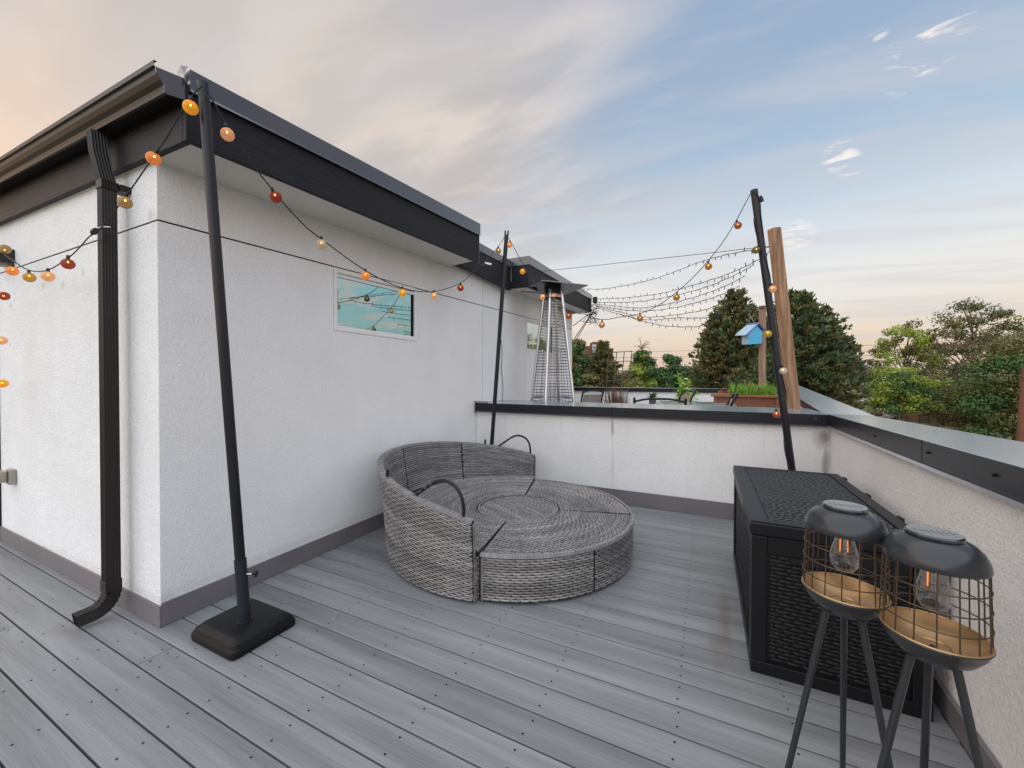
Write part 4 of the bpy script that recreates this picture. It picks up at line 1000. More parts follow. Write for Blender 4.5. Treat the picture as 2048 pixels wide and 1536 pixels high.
# ------------------------------------------------------------------ solar lanterns
def make_lantern(label, c, top):
    t = thing('solar_lantern', label, 'lantern', (c.x, c.y, 0), 'solar bird cage lanterns in front of the storage box')
    zt = top
    R0 = .120
    # lid with rolled shoulder
    g = MB(); g.lathe([(0.0004, zt-.010), (0.0480, zt-.010), (0.0576, zt-.013), (0.0720, zt-.021), (0.0848, zt-.035), (0.0928, zt-.053), (0.0952, zt-.068), (0.0944, zt-.072), (0.0904, zt-.070), (0.0840, zt-.05), (0.0004, zt-.035)], (c.x, c.y, 0), 48); g.build('lid', lantern_m, t, smooth=True)
    lid_ = t.children[0]
    g = MB(); g.lathe([(0.0004, zt), (0.0496, zt), (0.0528, zt-.004), (0.0528, zt-.0095), (0.0004, zt-.0095)], (c.x, c.y, 0), 40); sp = g.build('solar_panel', [solar_m], t, smooth=True)
    g = MB()
    g.box((c.x-.042, c.y-.0006, zt+.0003), (c.x+.042, c.y+.0006, zt+.0009)); 
    for i in range(-3, 4): g.box((c.x+i*.011-.0005, c.y-.018-.004*(i % 2), zt+.0010), (c.x+i*.011+.0005, c.y+.018, zt+.0014))
    g.build('cell_lines', cell_line_m, sp)
    zc0, zc1 = zt-.071, zt-.250      # cage top and bottom
    rt, rb = .0915, .0968
    g = MB(); g.lathe([(rb+.002, zc1+.004), (rb+.004, zc1), (rb+.001, zc1-.003), (0.0928, zc1-.018), (0.0760, zc1-.042), (0.0496, zc1-.060), (0.0280, zc1-.068), (0.0004, zc1-.070)][::-1], (c.x, c.y, 0), 48); g.build('bowl', lantern_m, t, smooth=True)
    g = MB(); g.lathe([(rb+.0005, zc1+.0045), (0.0928, zc1-.001), (0.0840, zc1-.015), (0.0600, zc1-.030), (0.0360, zc1-.036), (0.0344, zc1-.033), (0.0320, zc1-.036), (0.0004, zc1-.038)], (c.x, c.y, 0), 48); bl = g.build('bowl_lining', gold_m, t, smooth=True)
    g = MB(); g.lathe([(0.0004, zc1-.033), (0.0048, zc1-.034), (0.0056, zc1-.0385)], (c.x, c.y, 0), 10); g.build('drain_plug', black_m, bl)
    for i in range(16):
        q = 2*PI*i/16+.1; m = MB()
        m.tube([(c.x+rt*math.cos(q), c.y+rt*math.sin(q), zc0), (c.x+rb*math.cos(q), c.y+rb*math.sin(q), zc1+.002)], .0016, 6, cap=False); m.build('cage_wire', wire_m, t, smooth=True)
    for j, zz in enumerate((.25, .5, .75)):
        z_ = zc0+(zc1-zc0)*zz; r_ = rt+(rb-rt)*zz+.0016; m = MB()
        m.tube([(c.x+r_*math.cos(2*PI*i/40), c.y+r_*math.sin(2*PI*i/40), z_) for i in range(40)], .0016, 6, closed=True); m.build('cage_ring', wire_m, t, smooth=True)
    m = MB(); m.tube([(c.x+(rb+.001)*math.cos(2*PI*i/48), c.y+(rb+.001)*math.sin(2*PI*i/48), zc1+.004) for i in range(48)], .0026, 6, closed=True); m.build('rim_ring', gold_m, t, smooth=True)
    # hanging bulb
    zb_ = zt-.055
    m = MB(); m.lathe([(0.0136, zb_), (0.0195, zb_-0.0280), (0.0254, zb_-0.0560), (0.0322, zb_-0.0806), (0.0351, zb_-0.1008), (0.0322, zb_-0.1187), (0.0234, zb_-0.1322), (0.0117, zb_-0.1378), (0.0005, zb_-0.1389)], (c.x, c.y, 0), 28); bu = m.build('bulb', glass_m, t, smooth=True)
    m = MB(); m.lathe([(0.0004, zb_+.02), (0.0144, zb_+.02), (0.0176, zb_-0.0067), (0.0005, zb_-0.0067)], (c.x, c.y, 0), 20); m.build('bulb_socket', black_m, bu, smooth=True)
    m = MB()
    for a in (-.009, .007): m.tube([(c.x+a, c.y+.002, zb_-.024), (c.x+a*1.15, c.y, zb_-.082)], .0016, 6)
    m.build('filament', fil_m, bu)
    m = MB()
    for a in (-.009, .007): m.tube([(c.x+a*.5, c.y, zb_-.004), (c.x+a, c.y+.002, zb_-.025)], .0009, 5)
    m.build('filament_wire', galv_m, bu)
    for i, q in enumerate((R(195), R(315), R(75))):
        a = Vector((c.x+.045*math.cos(q), c.y+.045*math.sin(q), zc1-.062)); b = Vector((c.x+.165*math.cos(q), c.y+.165*math.sin(q), .004)); m = MB()
        m.tube([a, b], [.0090, .0080], 12); lg = m.build('leg', lantern_m, t, smooth=True)
        m = MB(); m.tube([b-(a-b).normalized()*-.012, b-Vector((0, 0, .004))], .0105, 12); m.build('rubber_foot', black_m, lg)
    return t
C2 = onz(1690, 1010, .935); C1 = onz(1868, 1063, .925)
make_lantern('shorter looking solar cage lantern standing next to the storage box corner', C2, .935)
make_lantern('nearest solar cage lantern in front of the white side wall', C1, .925)

# ------------------------------------------------------------------ far deck furniture
# patio heater
HC = atd(1105, 700, 5.55); hx, hy = HC.x, HC.y
ht = thing('patio_heater', 'tall steel pyramid patio heater with square reflector hood', 'heater', (hx, hy, 0))
to_cam = math.atan2(-CF.y, -CF.x); a0 = to_cam-R(23)
HT = 2.53
def hc(z, i, grow=0): 
    Dg = .425-(.425-.125)*(z/HT)+grow; q = a0+i*PI/2; return Vector((hx+Dg*math.cos(q), hy+Dg*math.sin(q), z))
for i in range(4):
    m = MB(); m.tube([hc(0, i), hc(HT, i)], .022, 10); m.build('leg', steel_m, ht, smooth=True)
for i in range(4):
    m = MB()
    for j in range(58):
        z = .10+j*(HT-.22)/57; m.tube([hc(z, i), hc(z, i+1)], .0034, 4, cap=False)
    for s in (.3, .7): m.tube([hc(.1, i).lerp(hc(.1, i+1), s), hc(1.72, i).lerp(hc(1.72, i+1), s)], .003, 4)
    m.tube([hc(1.72, i), hc(1.72, i+1)], .006, 6); m.tube([hc(1.05, i), hc(1.05, i+1)], .006, 6)
    m.build('wire_guard', guard_m, ht)
m = MB(); m.tube([(hx, hy, .9), (hx, hy, HT-.1)], .052, 16); m.build('glass_tube', glass_m, ht, smooth=True)
m = MB(); m.hexa([hc(.03, i, .01) for i in (0, 1, 2, 3)]+[hc(.82, i, -.03) for i in (0, 1, 2, 3)]); m.build('base_cabinet', steel_m, ht)
m = MB(); m.lathe([(.0005, HT-.06), (.115, HT-.06), (.118, HT+.09), (.10, HT+.10), (.0005, HT+.10)], (hx, hy, 0), 24); m.build('burner_head', black_m, ht, smooth=True)
m = MB(); m.lathe([(.121, HT-.10), (.124, HT-.06), (.121, HT-.05)], (hx, hy, 0), 24); m.build('copper_band', copper_m, ht, smooth=True)
m = MB(); zc = HT+.045
hood = [Vector((hx+.50*math.cos(a0+i*PI/2), hy+.50*math.sin(a0+i*PI/2), zc)) for i in range(4)]; ap = Vector((hx, hy, zc+.10))
m.add([*hood, ap], [(0, 1, 4), (1, 2, 4), (2, 3, 4), (3, 0, 4)]); dn = Vector((0, 0, -.012)); m.add([*[h+dn for h in hood], ap+dn], [(1, 0, 4), (2, 1, 4), (3, 2, 4), (0, 3, 4)])
m.add([*hood, *[h+dn for h in hood]], [(i, 4+i, 4+(i+1) % 4, (i+1) % 4) for i in range(4)])
m.build('reflector_hood', hood_m, ht)

# chairs
def chair(label, c, rz, top, w, sling):
    t = thing('patio_chair', label, 'chair', (c.x, c.y, 0), 'dark metal patio chairs on the far deck')
    cs, sn = math.cos(rz), math.sin(rz); c = c+Vector((-.38*sn, .38*cs, 0)); t.location = c
    def q(x, y, z): return Vector((c.x+x*cs-y*sn, c.y+x*sn+y*cs, z))
    h = w/2
    m = MB()
    for s in (-1, 1): m.tube(spline([q(s*h, -.22, .44), q(s*h, -.26, .62), q(s*h, -.32, top-.16), q(s*h, -.40, top)], 5), .017, 8)
    m.tube(spline([q(-h, -.395, top-.03), q(-h*.5, -.40, top+.006), q(0, -.402, top+.012), q(h*.5, -.40, top+.006), q(h, -.395, top-.03)], 5), .015, 8)
    m.build('back_frame', black_m, t, smooth=True)
    m = MB()
    for s in (-1, 1): m.lathe([(.0005, -.022), (.02, 0), (.0005, .022)], tuple(q(s*h, -.40, top+.012)), 10)
    m.lathe([(.0005, -.02), (.019, 0), (.0005, .02)], tuple(q(0, -.402, top+.012)), 10)
    m.build('finial', black_m, t, smooth=True)
    m = MB(); h2 = h-.02
    for k in range(6):
        za, zb2 = .48+(top-.07-.48)*k/6, .48+(top-.07-.48)*(k+1)/6; fy = lambda z: -.23-.15*((z-.44)/(top-.44))**1.4
        m.add([q(-h2, fy(za), za), q(h2, fy(za), za), q(h2, fy(zb2), zb2), q(-h2, fy(zb2), zb2)], [(0, 1, 2, 3)])
    m.build('back_sling', sling, t)
    m = MB(); m.hexa([q(-h, -.22, .42), q(h, -.22, .42), q(h, .26, .44), q(-h, .26, .44), q(-h, -.22, .45), q(h, -.22, .45), q(h, .26, .47), q(-h, .26, .47)]); m.build('seat', sling, t)
    for sx_ in (-1, 1):
        for sy_ in (-.22, .25):
            m = MB(); m.tube([q(sx_*h, sy_, .44), q(sx_*h*1.03, sy_*1.15, 0)], .016, 8); m.build('leg', black_m, t)
    for s in (-1, 1):
        m = MB(); m.tube(spline([q(s*h, -.25, .66), q(s*(h+.03), -.05, .67), q(s*(h+.03), .18, .65), q(s*h, .24, .44)], 5), .015, 8); m.build('armrest', black_m, t)
    return t
def flat(x, y, d): v = atd(x, y, d); v.z = 0; return v
yawc = math.atan2(CF.y, CF.x)-PI/2
def yw(px): d = ray(px, 760); return math.atan2(d.y, d.x)-PI/2
chair('grey mesh backed patio chair beside the steel heater', flat(1186, 800, 8.0), yw(1186)+R(24), 1.06, .44, mesh_m)
chair('patio chair seen from behind, its wide dark back rail above the parapet', flat(1319, 800, 5.45), yw(1319), 1.02, .66, mesh_m)
chair('tan sling patio chair in front of the leafy green plant', flat(1376, 800, 7.0), yw(1376)+R(112), 1.09, .50, sling_m)
chair('patio chair turned edge on in front of the wooden planter', flat(1468, 800, 5.75), yw(1468)+R(95), 1.085, .50, sling_m)
tb = thing('patio_table', 'pale glass patio table between the dark chairs', 'table', flat(1420, 800, 6.4))
b0 = flat(1420, 800, 6.4)
g = MB(); g.box((b0.x-.8, b0.y-.45, .90), (b0.x+.35, b0.y+.45, .915)); g.build('table_top', glassy_table_m, tb)
for sx_ in (-.75, .3):
    for sy_ in (-.4, .4):
        m = MB(); m.tube([(b0.x+sx_, b0.y+sy_, 0), (b0.x+sx_, b0.y+sy_, .899)], .02, 8); m.build('leg', black_m, tb)

# planter with grass and flowers
pc = flat(1492, 800, 6.55)
pl = thing('wooden_planter', 'red brown wooden planter box full of grass and small flowers', 'planter', pc)
g = MB(); zt_ = 1.045
for (a, b) in (((-.46, -.16, .25), (.42, -.135, .62)), ((-.46, -.16, .625), (.42, -.135, zt_-.03)), ((-.46, .135, .25), (.42, .16, zt_-.03)), ((-.46, -.1345, .25), (-.435, .1345, zt_-.03)), ((.395, -.1345, .25), (.42, .1345, zt_-.03))):
    g = MB(); g.box((pc.x+a[0], pc.y+a[1], a[2]), (pc.x+b[0], pc.y+b[1], b[2])); g.build('board', planter_m, pl, bevel=.004)
for x in (-.48, .385):
    g = MB(); g.box((pc.x+x, pc.y-.185, 0), (pc.x+x+.06, pc.y-.1605, zt_-.03)); g.build('corner_post', planter_m, pl, bevel=.004)
for (a, b) in (((-.52, -.22), (.46, -.13)), ((-.52, .13), (.46, .22)), ((-.52, -.1295), (-.43, .1295)), ((.38, -.1295), (.46, .1295))):
    g = MB(); g.box((pc.x+a[0], pc.y+a[1], zt_-.0295), (pc.x+b[0], pc.y+b[1], zt_+.005)); g.build('rim_board', planter_m, pl, bevel=.004)
g = MB(); g.box((pc.x-.43, pc.y-.13, .9), (pc.x+.39, pc.y+.13, zt_-.02)); g.build('soil', soil_m, pl)
gr = MB()
for i in range(420):
    x, y = pc.x+rnd(-.22, .40), pc.y+rnd(-.12, .12); hgt = rnd(.08, .26); q = rnd(0, 2*PI); lean = rnd(.02, .14); w_ = rnd(.005, .010)
    dx_, dy_ = math.cos(q), math.sin(q); b_ = Vector((x, y, zt_-.02)); px_ = Vector((-dy_, dx_, 0))*w_
    m1 = b_+Vector((dx_*lean*.4, dy_*lean*.4, hgt*.6)); tp = b_+Vector((dx_*lean, dy_*lean, hgt))
    gr.add([b_-px_, b_+px_, m1+px_*.8, m1-px_*.8, tp], [(0, 1, 2, 3), (3, 2, 4)])
o = gr.build('planter_grass', grass_m, kind='stuff', root=pc); o['label'] = 'tuft of bright grass growing in the wooden planter'; o['category'] = 'grass'
def flower(x, col, nm, z):
    c = Vector((pc.x+x, pc.y-.10+rnd(0, .12), z)); f = MB(); f.tube([(c.x, c.y, zt_-.03), tuple(c)], .003, 4); f.cur = 1
    for k in range(5):
        q = k*2*PI/5; f.add([c, c+Vector((.022*math.cos(q-.5), .022*math.sin(q-.5), .012)), c+Vector((.034*math.cos(q), .034*math.sin(q), .004)), c+Vector((.022*math.cos(q+.5), .022*math.sin(q+.5), .012))], [(0, 1, 2, 3)])
        f.add([c+Vector((0, 0, -.002)), c+CR*.026*math.cos(q)+Vector((0, 0, .026*math.sin(q))), c+CR*.026*math.cos(q+1)+Vector((0, 0, .026*math.sin(q+1)))], [(0, 1, 2)])
    o = f.build('flower', [grass_m, col], root=c); return tag(o, nm, 'flower', 'flowers at the left end of the planter')
for x, c_, nm, z in ((-.36, red_fl_m, 'red flower between two yellow ones at the planter end', 1.10), (-.30, red_fl_m, 'lower red flower at the planter end', 1.085), (-.39, yel_fl_m, 'leftmost small yellow flower in the wooden planter', 1.08), (-.25, yel_fl_m, 'yellow flower closest to the planter grass', 1.10), (.18, vio_fl_m, 'dark violet flower among the planter grass', 1.15)): flower(x, c_, nm, z)

# leafy plant in a pot
lc = flat(1372, 800, 7.7)
lp = thing('leafy_plant', 'tall lime green leafy plant in a pot behind the tan chair', 'plant', lc)
g = MB(); g.lathe([(.0005, 0), (.14, 0), (.20, .36), (.21, .40), (.18, .40), (.17, .36), (.0005, .35)], lc, 24); g.build('pot', pot_m, lp, smooth=True)
st = MB(); lf = MB(); ly = MB()
for s in range(17):
    q = rnd(0, 2*PI); rr = rnd(.02, .30); top = Vector((lc.x+rr*math.cos(q), lc.y+rr*math.sin(q), rnd(1.05, 1.30) if s > 3 else rnd(1.30, 1.47)))
    if s <= 3: top += -CR*.12
    base = Vector((lc.x+rr*.3*math.cos(q), lc.y+rr*.3*math.sin(q), .36)); st.tube([base, base.lerp(top, .5)+Vector((0, 0, .03)), top], .006, 5)
    for k in range(17):
        p = base.lerp(top, .25+.75*k/16); a = rnd(0, 2*PI); L_ = rnd(.05, .085); d_ = Vector((math.cos(a), math.sin(a), rnd(-.5, .4))).normalized(); sd_ = d_.cross(Vector((rnd(-.3, .3), rnd(-.3, .3), 1))).normalized()
        tgt = ly if random.random() < .10 else lf
        tgt.add([p, p+d_*L_*.5+sd_*L_*.6, p+d_*L_*1.2+sd_*L_*.3, p+d_*L_*1.5, p+d_*L_*1.2-sd_*L_*.3, p+d_*L_*.5-sd_*L_*.6], [(0, 1, 2, 3, 4, 5)])
st.build('stem', leafy_m, lp); lf.build('foliage', leafy_m, lp, kind='stuff'); ly.build('yellowing_foliage', yellow_leaf_m, lp, kind='stuff')
# small succulent between chairs
qc = flat(1305, 800, 7.2)
sp_ = thing('small_plant', 'small dark green plant on the table behind the wide backed chair', 'plant', (qc.x, qc.y, .9))
g = MB()
for i in range(60):
    a = rnd(0, 2*PI); e_ = rnd(.1, 1.2); d_ = Vector((math.cos(a)*math.cos(e_), math.sin(a)*math.cos(e_), math.sin(e_))); p = Vector((qc.x, qc.y, .95)); sd_ = d_.cross(Vector((0, 0, 1))).normalized()*.018; L_ = rnd(.06, .17)
    g.add([p, p+d_*L_*.6+sd_, p+d_*L_, p+d_*L_*.6-sd_], [(0, 1, 2, 3)])
g.build('foliage', leaf_m, sp_, kind='stuff'); g = MB(); g.lathe([(.0005, .0), (.05, .0), (.06, .9), (.07, .96), (.0005, .95)], (qc.x, qc.y, 0), 14); g.build('pot', pot_m, sp_, smooth=True)
# reed pot
rc = flat(1232, 800, 7.6)
rdp = thing('reed_plant', 'clump of red brown reeds in a pot under the trellis', 'plant', rc)
g = MB()
for i in range(240):
    q = rnd(0, 2*PI); ln = rnd(.0, .42)*(rnd(.3, 1)); b_ = Vector((rc.x+.08*math.cos(q), rc.y+.08*math.sin(q), .4)); tp = b_+Vector((math.cos(q)*ln, math.sin(q)*ln, rnd(.60, .86)-ln*.5)); w_ = Vector((-math.sin(q), math.cos(q), 0))*.006
    md = b_.lerp(tp, .55)+Vector((0, 0, .05)); g.add([b_-w_, b_+w_, md+w_, md-w_, tp], [(0, 1, 2, 3), (3, 2, 4)])
g.build('reed_blades', reed_m, rdp, kind='stuff')
g = MB(); g.lathe([(.0005, 0), (.15, 0), (.20, .40), (.17, .40), (.0005, .38)], rc, 24); g.build('pot', pot_m, rdp, smooth=True)
# trellis leaning
dT = 8.8
tr = thing('garden_trellis', 'rusty grid trellis standing before the far parapet', 'trellis', flat(1235, 790, dT))
tl_, tr_, bl_, br_ = atd(1218, 706, dT), atd(1264, 702, dT+.1), atd(1212, 780, dT), atd(1255, 782, dT)
for i in range(4):
    s = i/3; m = MB(); a, b = bl_.lerp(br_, s), tl_.lerp(tr_, s); m.tube([a-(b-a)*(.9), b], .010, 6); m.build('upright', trellis_m, tr)
for j in range(5):
    s = j/4; m = MB(); a, b = bl_.lerp(tl_, s), br_.lerp(tr_, s); m.tube([a, b], .009, 6); m.build('crossbar', trellis_m, tr)

# wooden posts and bird house
dP = 4.02
pb, pt = atd(1588, 822, dP), atd(1548, 458, dP)
pdv = (pt-pb); pb = pb-pdv*((pb.z-.0)/pdv.z)
wp = thing('wooden_post', 'thick weathered square wooden post beside the right black pole', 'post', (pb.x, pb.y, 0))
ax = CR*.062; ay = Vector((CF.x, CF.y, 0)).normalized()*.062; rot = R(12)
ay = ay*(.044/.062); axr = CR*(.044*math.cos(rot))+ay*math.sin(rot); ayr = ay*math.cos(rot)-CR*(.044*math.sin(rot))
m = MB(); m.hexa([pb-axr-ayr, pb+axr-ayr, pb+axr+ayr, pb-axr+ayr, pt-axr-ayr, pt+axr-ayr+Vector((0, 0, .012)), pt+axr+ayr+Vector((0, 0, .012)), pt-axr+ayr]); m.build('post', wood_m, wp, bevel=.008)
m = MB(); kp = pb.lerp(pt, .33)-ayr*1.0+axr*.1
for j in range(3): m.tube([kp-ayr*(.02)+CR*(.022-.007*j)*math.cos(2*PI*i/16)*1.2+Vector((0, 0, (.020-.006*j)*math.sin(2*PI*i/16))) if False else kp-ayr*.02+CR*((.022-.007*j)*math.cos(2*PI*i/16))+Vector((0, 0, (.018-.006*j)*math.sin(2*PI*i/16))) for i in range(16)], .003, 5, closed=True)
m.build('knot', fence_d_m, wp)
dQ = 8.3
qb, qt = atd(1525, 785, dQ), atd(1525, 612, dQ)
wq = thing('slim_wooden_post', 'slim round wooden post holding the bracket of the blue bird house', 'post', (qb.x, qb.y, 0))
m = MB(); m.tube([(qb.x, qb.y, 0), tuple(qt)], .068, 12); m.build('post', wood2_m, wq, smooth=True)
m = MB(); arm = [atd(1530, 616, dQ-.1), atd(1512, 618, dQ-.1), atd(1500, 619, dQ-.1), atd(1494, 622, dQ-.1), atd(1497, 626, dQ-.1), atd(1501, 623, dQ-.1)]; m.tube(spline(arm, 5), .012, 6); m.tube([atd(1531, 612, dQ-.1), atd(1510, 616, dQ-.1)], .010, 6); m.build('bracket_arm', black_m, wq)
dB = dQ-.12
def B(x, y, dd=0): return atd(x, y, dB+dd)
bh = thing('bird_house', 'turquoise bird house with violet roof edges hanging by the slim post', 'bird house', B(1504, 690))
nf = Vector((-CF.x, -CF.y, 0)); dep = CR*(-.0)
# gable end faces right and towards the deck; the side with the perch hole faces left
fA, fB_, fC, fD, fE = B(1497, 689, -.06), B(1524, 687, .04), B(1525, 664, .04), B(1513, 650, -.01), B(1497, 667, -.06)
back = (B(1484, 689, .10)-fA)
m = MB(); m.prism([fA, fB_, fC, fD, fE], back); m.build('body', bird_blue_m, bh)
m = MB(); sgn = (B(1484, 688.5, .10)); o_ = (fA-B(1484, 689, .10)).cross(Vector((0, 0, 1))).normalized()*.004
if o_.dot(CF) > 0: o_ = -o_
m.add([fA+o_, fE+o_, fE+back+o_, fA+back+o_], [(0, 1, 2, 3)]); m.build('side_panel', bird_pale_m, bh)
ridge0, ridge1 = fD+(fD-fA)*.04-back*.25, fD+back*1.45
eL0, eR0 = B(1491, 671, -.10), B(1529, 661, .06)
m = MB()
th_ = Vector((0, 0, .018))
m.hexa([ridge0, eL0, eL0+back*1.65, ridge1, ridge0+th_, eL0+th_, eL0+back*1.65+th_, ridge1+th_]); m.build('roof_board', bird_pale_m, bh)
m = MB(); m.hexa([ridge0+th_*.1, ridge1+th_*.1, eR0+back*1.65, eR0, ridge0+th_*1.1, ridge1+th_*1.1, eR0+back*1.65+th_, eR0+th_]); m.build('roof_board', bird_purple_m, bh)
m = MB(); m.tube([eL0-back*.02, ridge0+th_, eR0-back*.02], .015, 4); m.tube([ridge0+th_, ridge1+th_], .02, 4); m.build('roof_edge', bird_purple_m, bh)
m = MB(); m.tube([ridge0.lerp(ridge1, .3)+th_, arm[3]], .004, 5); m.tube([ridge0.lerp(ridge1, .8)+th_, arm[2]], .004, 5); m.build('chain', galv_m, bh)

# fairy light strands
def fdep(x): return 8.35+(4.35-8.35)*max(0, min(1.06, (x-1187)/(1540-1187)))
FG = 'strands of tiny fairy lights over the far deck'
strands = [
 ('top fairy light strand from the heater hood to the wooden post', [(1150, 577), (1200, 578), (1250, 571), (1300, 560), (1340, 547), (1400, 524), (1450, 510), (1510, 499), (1545, 493)]),
 ('fairy light strand from the eave corner passing just under the top strand', [(1188, 598), (1225, 597), (1270, 594), (1320, 587), (1370, 575), (1430, 557), (1480, 538), (1522, 516), (1545, 498)]),
 ('second fairy light strand below the eave corner', [(1188, 604), (1230, 605), (1280, 603), (1335, 594), (1400, 578), (1450, 559), (1490, 540), (1508, 529)]),
 ('third fairy light strand below the eave corner', [(1188, 608), (1230, 612), (1280, 616), (1340, 607), (1400, 591), (1450, 572), (1490, 552)]),
 ('fourth fairy light strand below the eave corner', [(1190, 611), (1230, 617), (1280, 622), (1340, 617), (1400, 603), (1440, 590), (1480, 572)]),
 ('fairy light strand dipping over the far trees', [(1192, 613), (1240, 624), (1290, 634), (1340, 631), (1400, 622), (1430, 612), (1462, 597)]),
 ('low fairy light strand in front of the pine', [(1195, 616), (1230, 626), (1262, 634), (1300, 640), (1350, 636), (1400, 636), (1450, 630)]),
 ('lowest fairy light strand, sagging under all the others', [(1240, 628), (1272, 638), (1310, 648), (1345, 653), (1395, 653), (1415, 645), (1430, 633), (1455, 618)]),
]
for lab, pts in strands:
    P = [atd(x, y, fdep(x)) for x, y in pts]; S = spline(P, 8)
    t = thing('fairy_light_string', lab, 'string lights', P[0], FG)
    m = MB(); m.tube(S, .0036, 4); m.tube([p+Vector((.008*math.sin(i*.9), 0, .008*math.cos(i*1.3))) for i, p in enumerate(S)], .0022, 4); m.build('wire', cable_m, t)
    m = MB()
    acc = 0
    for a, b in zip(S[:-1], S[1:]):
        acc += (b-a).length
        if acc > .13:
            acc = 0; d_ = Vector((rnd(-.4, .4), rnd(-.4, .4), random.choice((-1, -1, 1)))).normalized(); m.tube([b, b+d_*.045], [.0045, .0055], 4)
    m.build('mini_bulbs', cable_m, t, kind='stuff')
P = [onx(1000, 541, -2.40), ony(1060, 545, 4.975), atd(1110, 540, 6.0), atd(1300, 519, 5.4), atd(1420, 506, 4.7), atd(1542, 492, 4.05)]
g = MB(); g.tube(spline(P[1:], 6), .0035, 5); tag(g.build('support_wire', cable_m, root=P[1]), 'plain wire stretched from the eave box to the wooden post', 'wire')
g = MB()
for a, b in (((1183, 627), (1147, 680)), ((1184, 627), (1147, 688)), ((1176, 629), (1146, 652))): g.tube([atd(*a, 8.3), atd(*b, 8.2)], .008, 4)
tag(g.build('tie_wires', cable_m, root=atd(1183, 627, 8.3)), 'slack tie wires running from the eave corner down behind the house wall', 'wire')
g = MB(); c_ = atd(1186, 600, 8.32)
for i in range(46):
    p = c_+Vector((rnd(-.12, .06), rnd(-.1, .1), rnd(-.42, .06))); g.tube(spline([p, p+Vector((rnd(-.1, .1), rnd(-.1, .1), rnd(-.12, .06))), p+Vector((rnd(-.14, .14), rnd(-.1, .1), rnd(-.2, .04)))], 4), .005, 4)
g.box((c_.x+.0, c_.y-.02, c_.z-.06), (c_.x+.08, c_.y+.06, c_.z+.06))
tag(g.build('tangled_wire', cable_m, root=c_), 'tangle of fairy light wire bunched at the eave corner', 'wire')

# ------------------------------------------------------------------ trees
GZ = -7.0
def blob_tree(name, label, cx_px, d, top_px, half_px, base_px=None, mats=(leaf_m,), leaf=.30, blobs=42, per=230, seed=1, bark=bark_m, squash=1.0, lean=0, low=.34, trunk_r=None, droop=0, group='trees beyond the deck', skirt=1.0, cat='tree'):
    random.seed(seed)
    base = flat(cx_px, 760, d); base.z = GZ; top = atd(cx_px, top_px, d); H = top.z-GZ; RW = half_px/FPX*d
    t = thing(name, label, cat, base, group)
    tr = trunk_r or H*.018
    m = MB(); hub = base+Vector((lean*.4, 0, H*.38)); m.tube(spline([base, base+Vector((0, 0, H*.2)), hub, base+Vector((lean*.8, 0, H*.72))], 4), [tr*1.2]+[tr*(1-.7*i/12) for i in range(12)], 9)
    fol = [MB() for _ in mats]; centres = []
    for i in range(blobs):
        for _ in range(20):
            h = low+(1-low)*random.random()**.8; s = (h-low)/(1-low)
            wid = RW*max(.12, (1-s**2.4))**.6*(1 if s > .3 else skirt)
            q = rnd(0, 2*PI); rr = wid*math.sqrt(rnd(.12, 1))*.86
            c = base+Vector((lean*s+rr*math.cos(q), rr*math.sin(q)*.8, H*h*.95))
            if all((c-k).length > RW*.20 for k in centres): break
        centres.append(c); br = RW*rnd(.22, .36)*squash
        if i % 2 == 0: 
            j = base+Vector((lean*.5*h, 0, H*max(.2, h-.28))); m.tube(spline([j, j.lerp(c, .55)+Vector((0, 0, .03*H)), c], 3), [tr*.26, tr*.23, tr*.2, tr*.16, tr*.12, tr*.08, tr*.05][:7], 5)
        f = fol[random.randrange(len(mats))]
        for k in range(per):
            v = Vector((random.gauss(0, 1), random.gauss(0, 1), random.gauss(0, 1))).normalized(); p = c+Vector((v.x*br*1.25, v.y*br*1.25, v.z*br*.8))*rnd(.45, 1.08)+Vector((0, 0, -droop*random.random()))
            n_ = (v+Vector((rnd(-.8, .8), rnd(-.8, .8), rnd(-.2, 1.0)))).normalized(); a = n_.orthogonal().normalized(); b = n_.cross(a); q = rnd(0, 6.3); a, b = a*math.cos(q)+b*math.sin(q), b*math.cos(q)-a*math.sin(q)
            s = leaf*rnd(.6, 1.25)
            f.add([p-a*s*.5, p+b*s*.32, p+a*s*.55, p-b*s*.32], [(0, 1, 2, 3)])
    m.build('trunk', bark, t, smooth=True)
    for f, mt in zip(fol, mats):
        if f.v: f.build('crown', mt, t, kind='stuff')
    return t
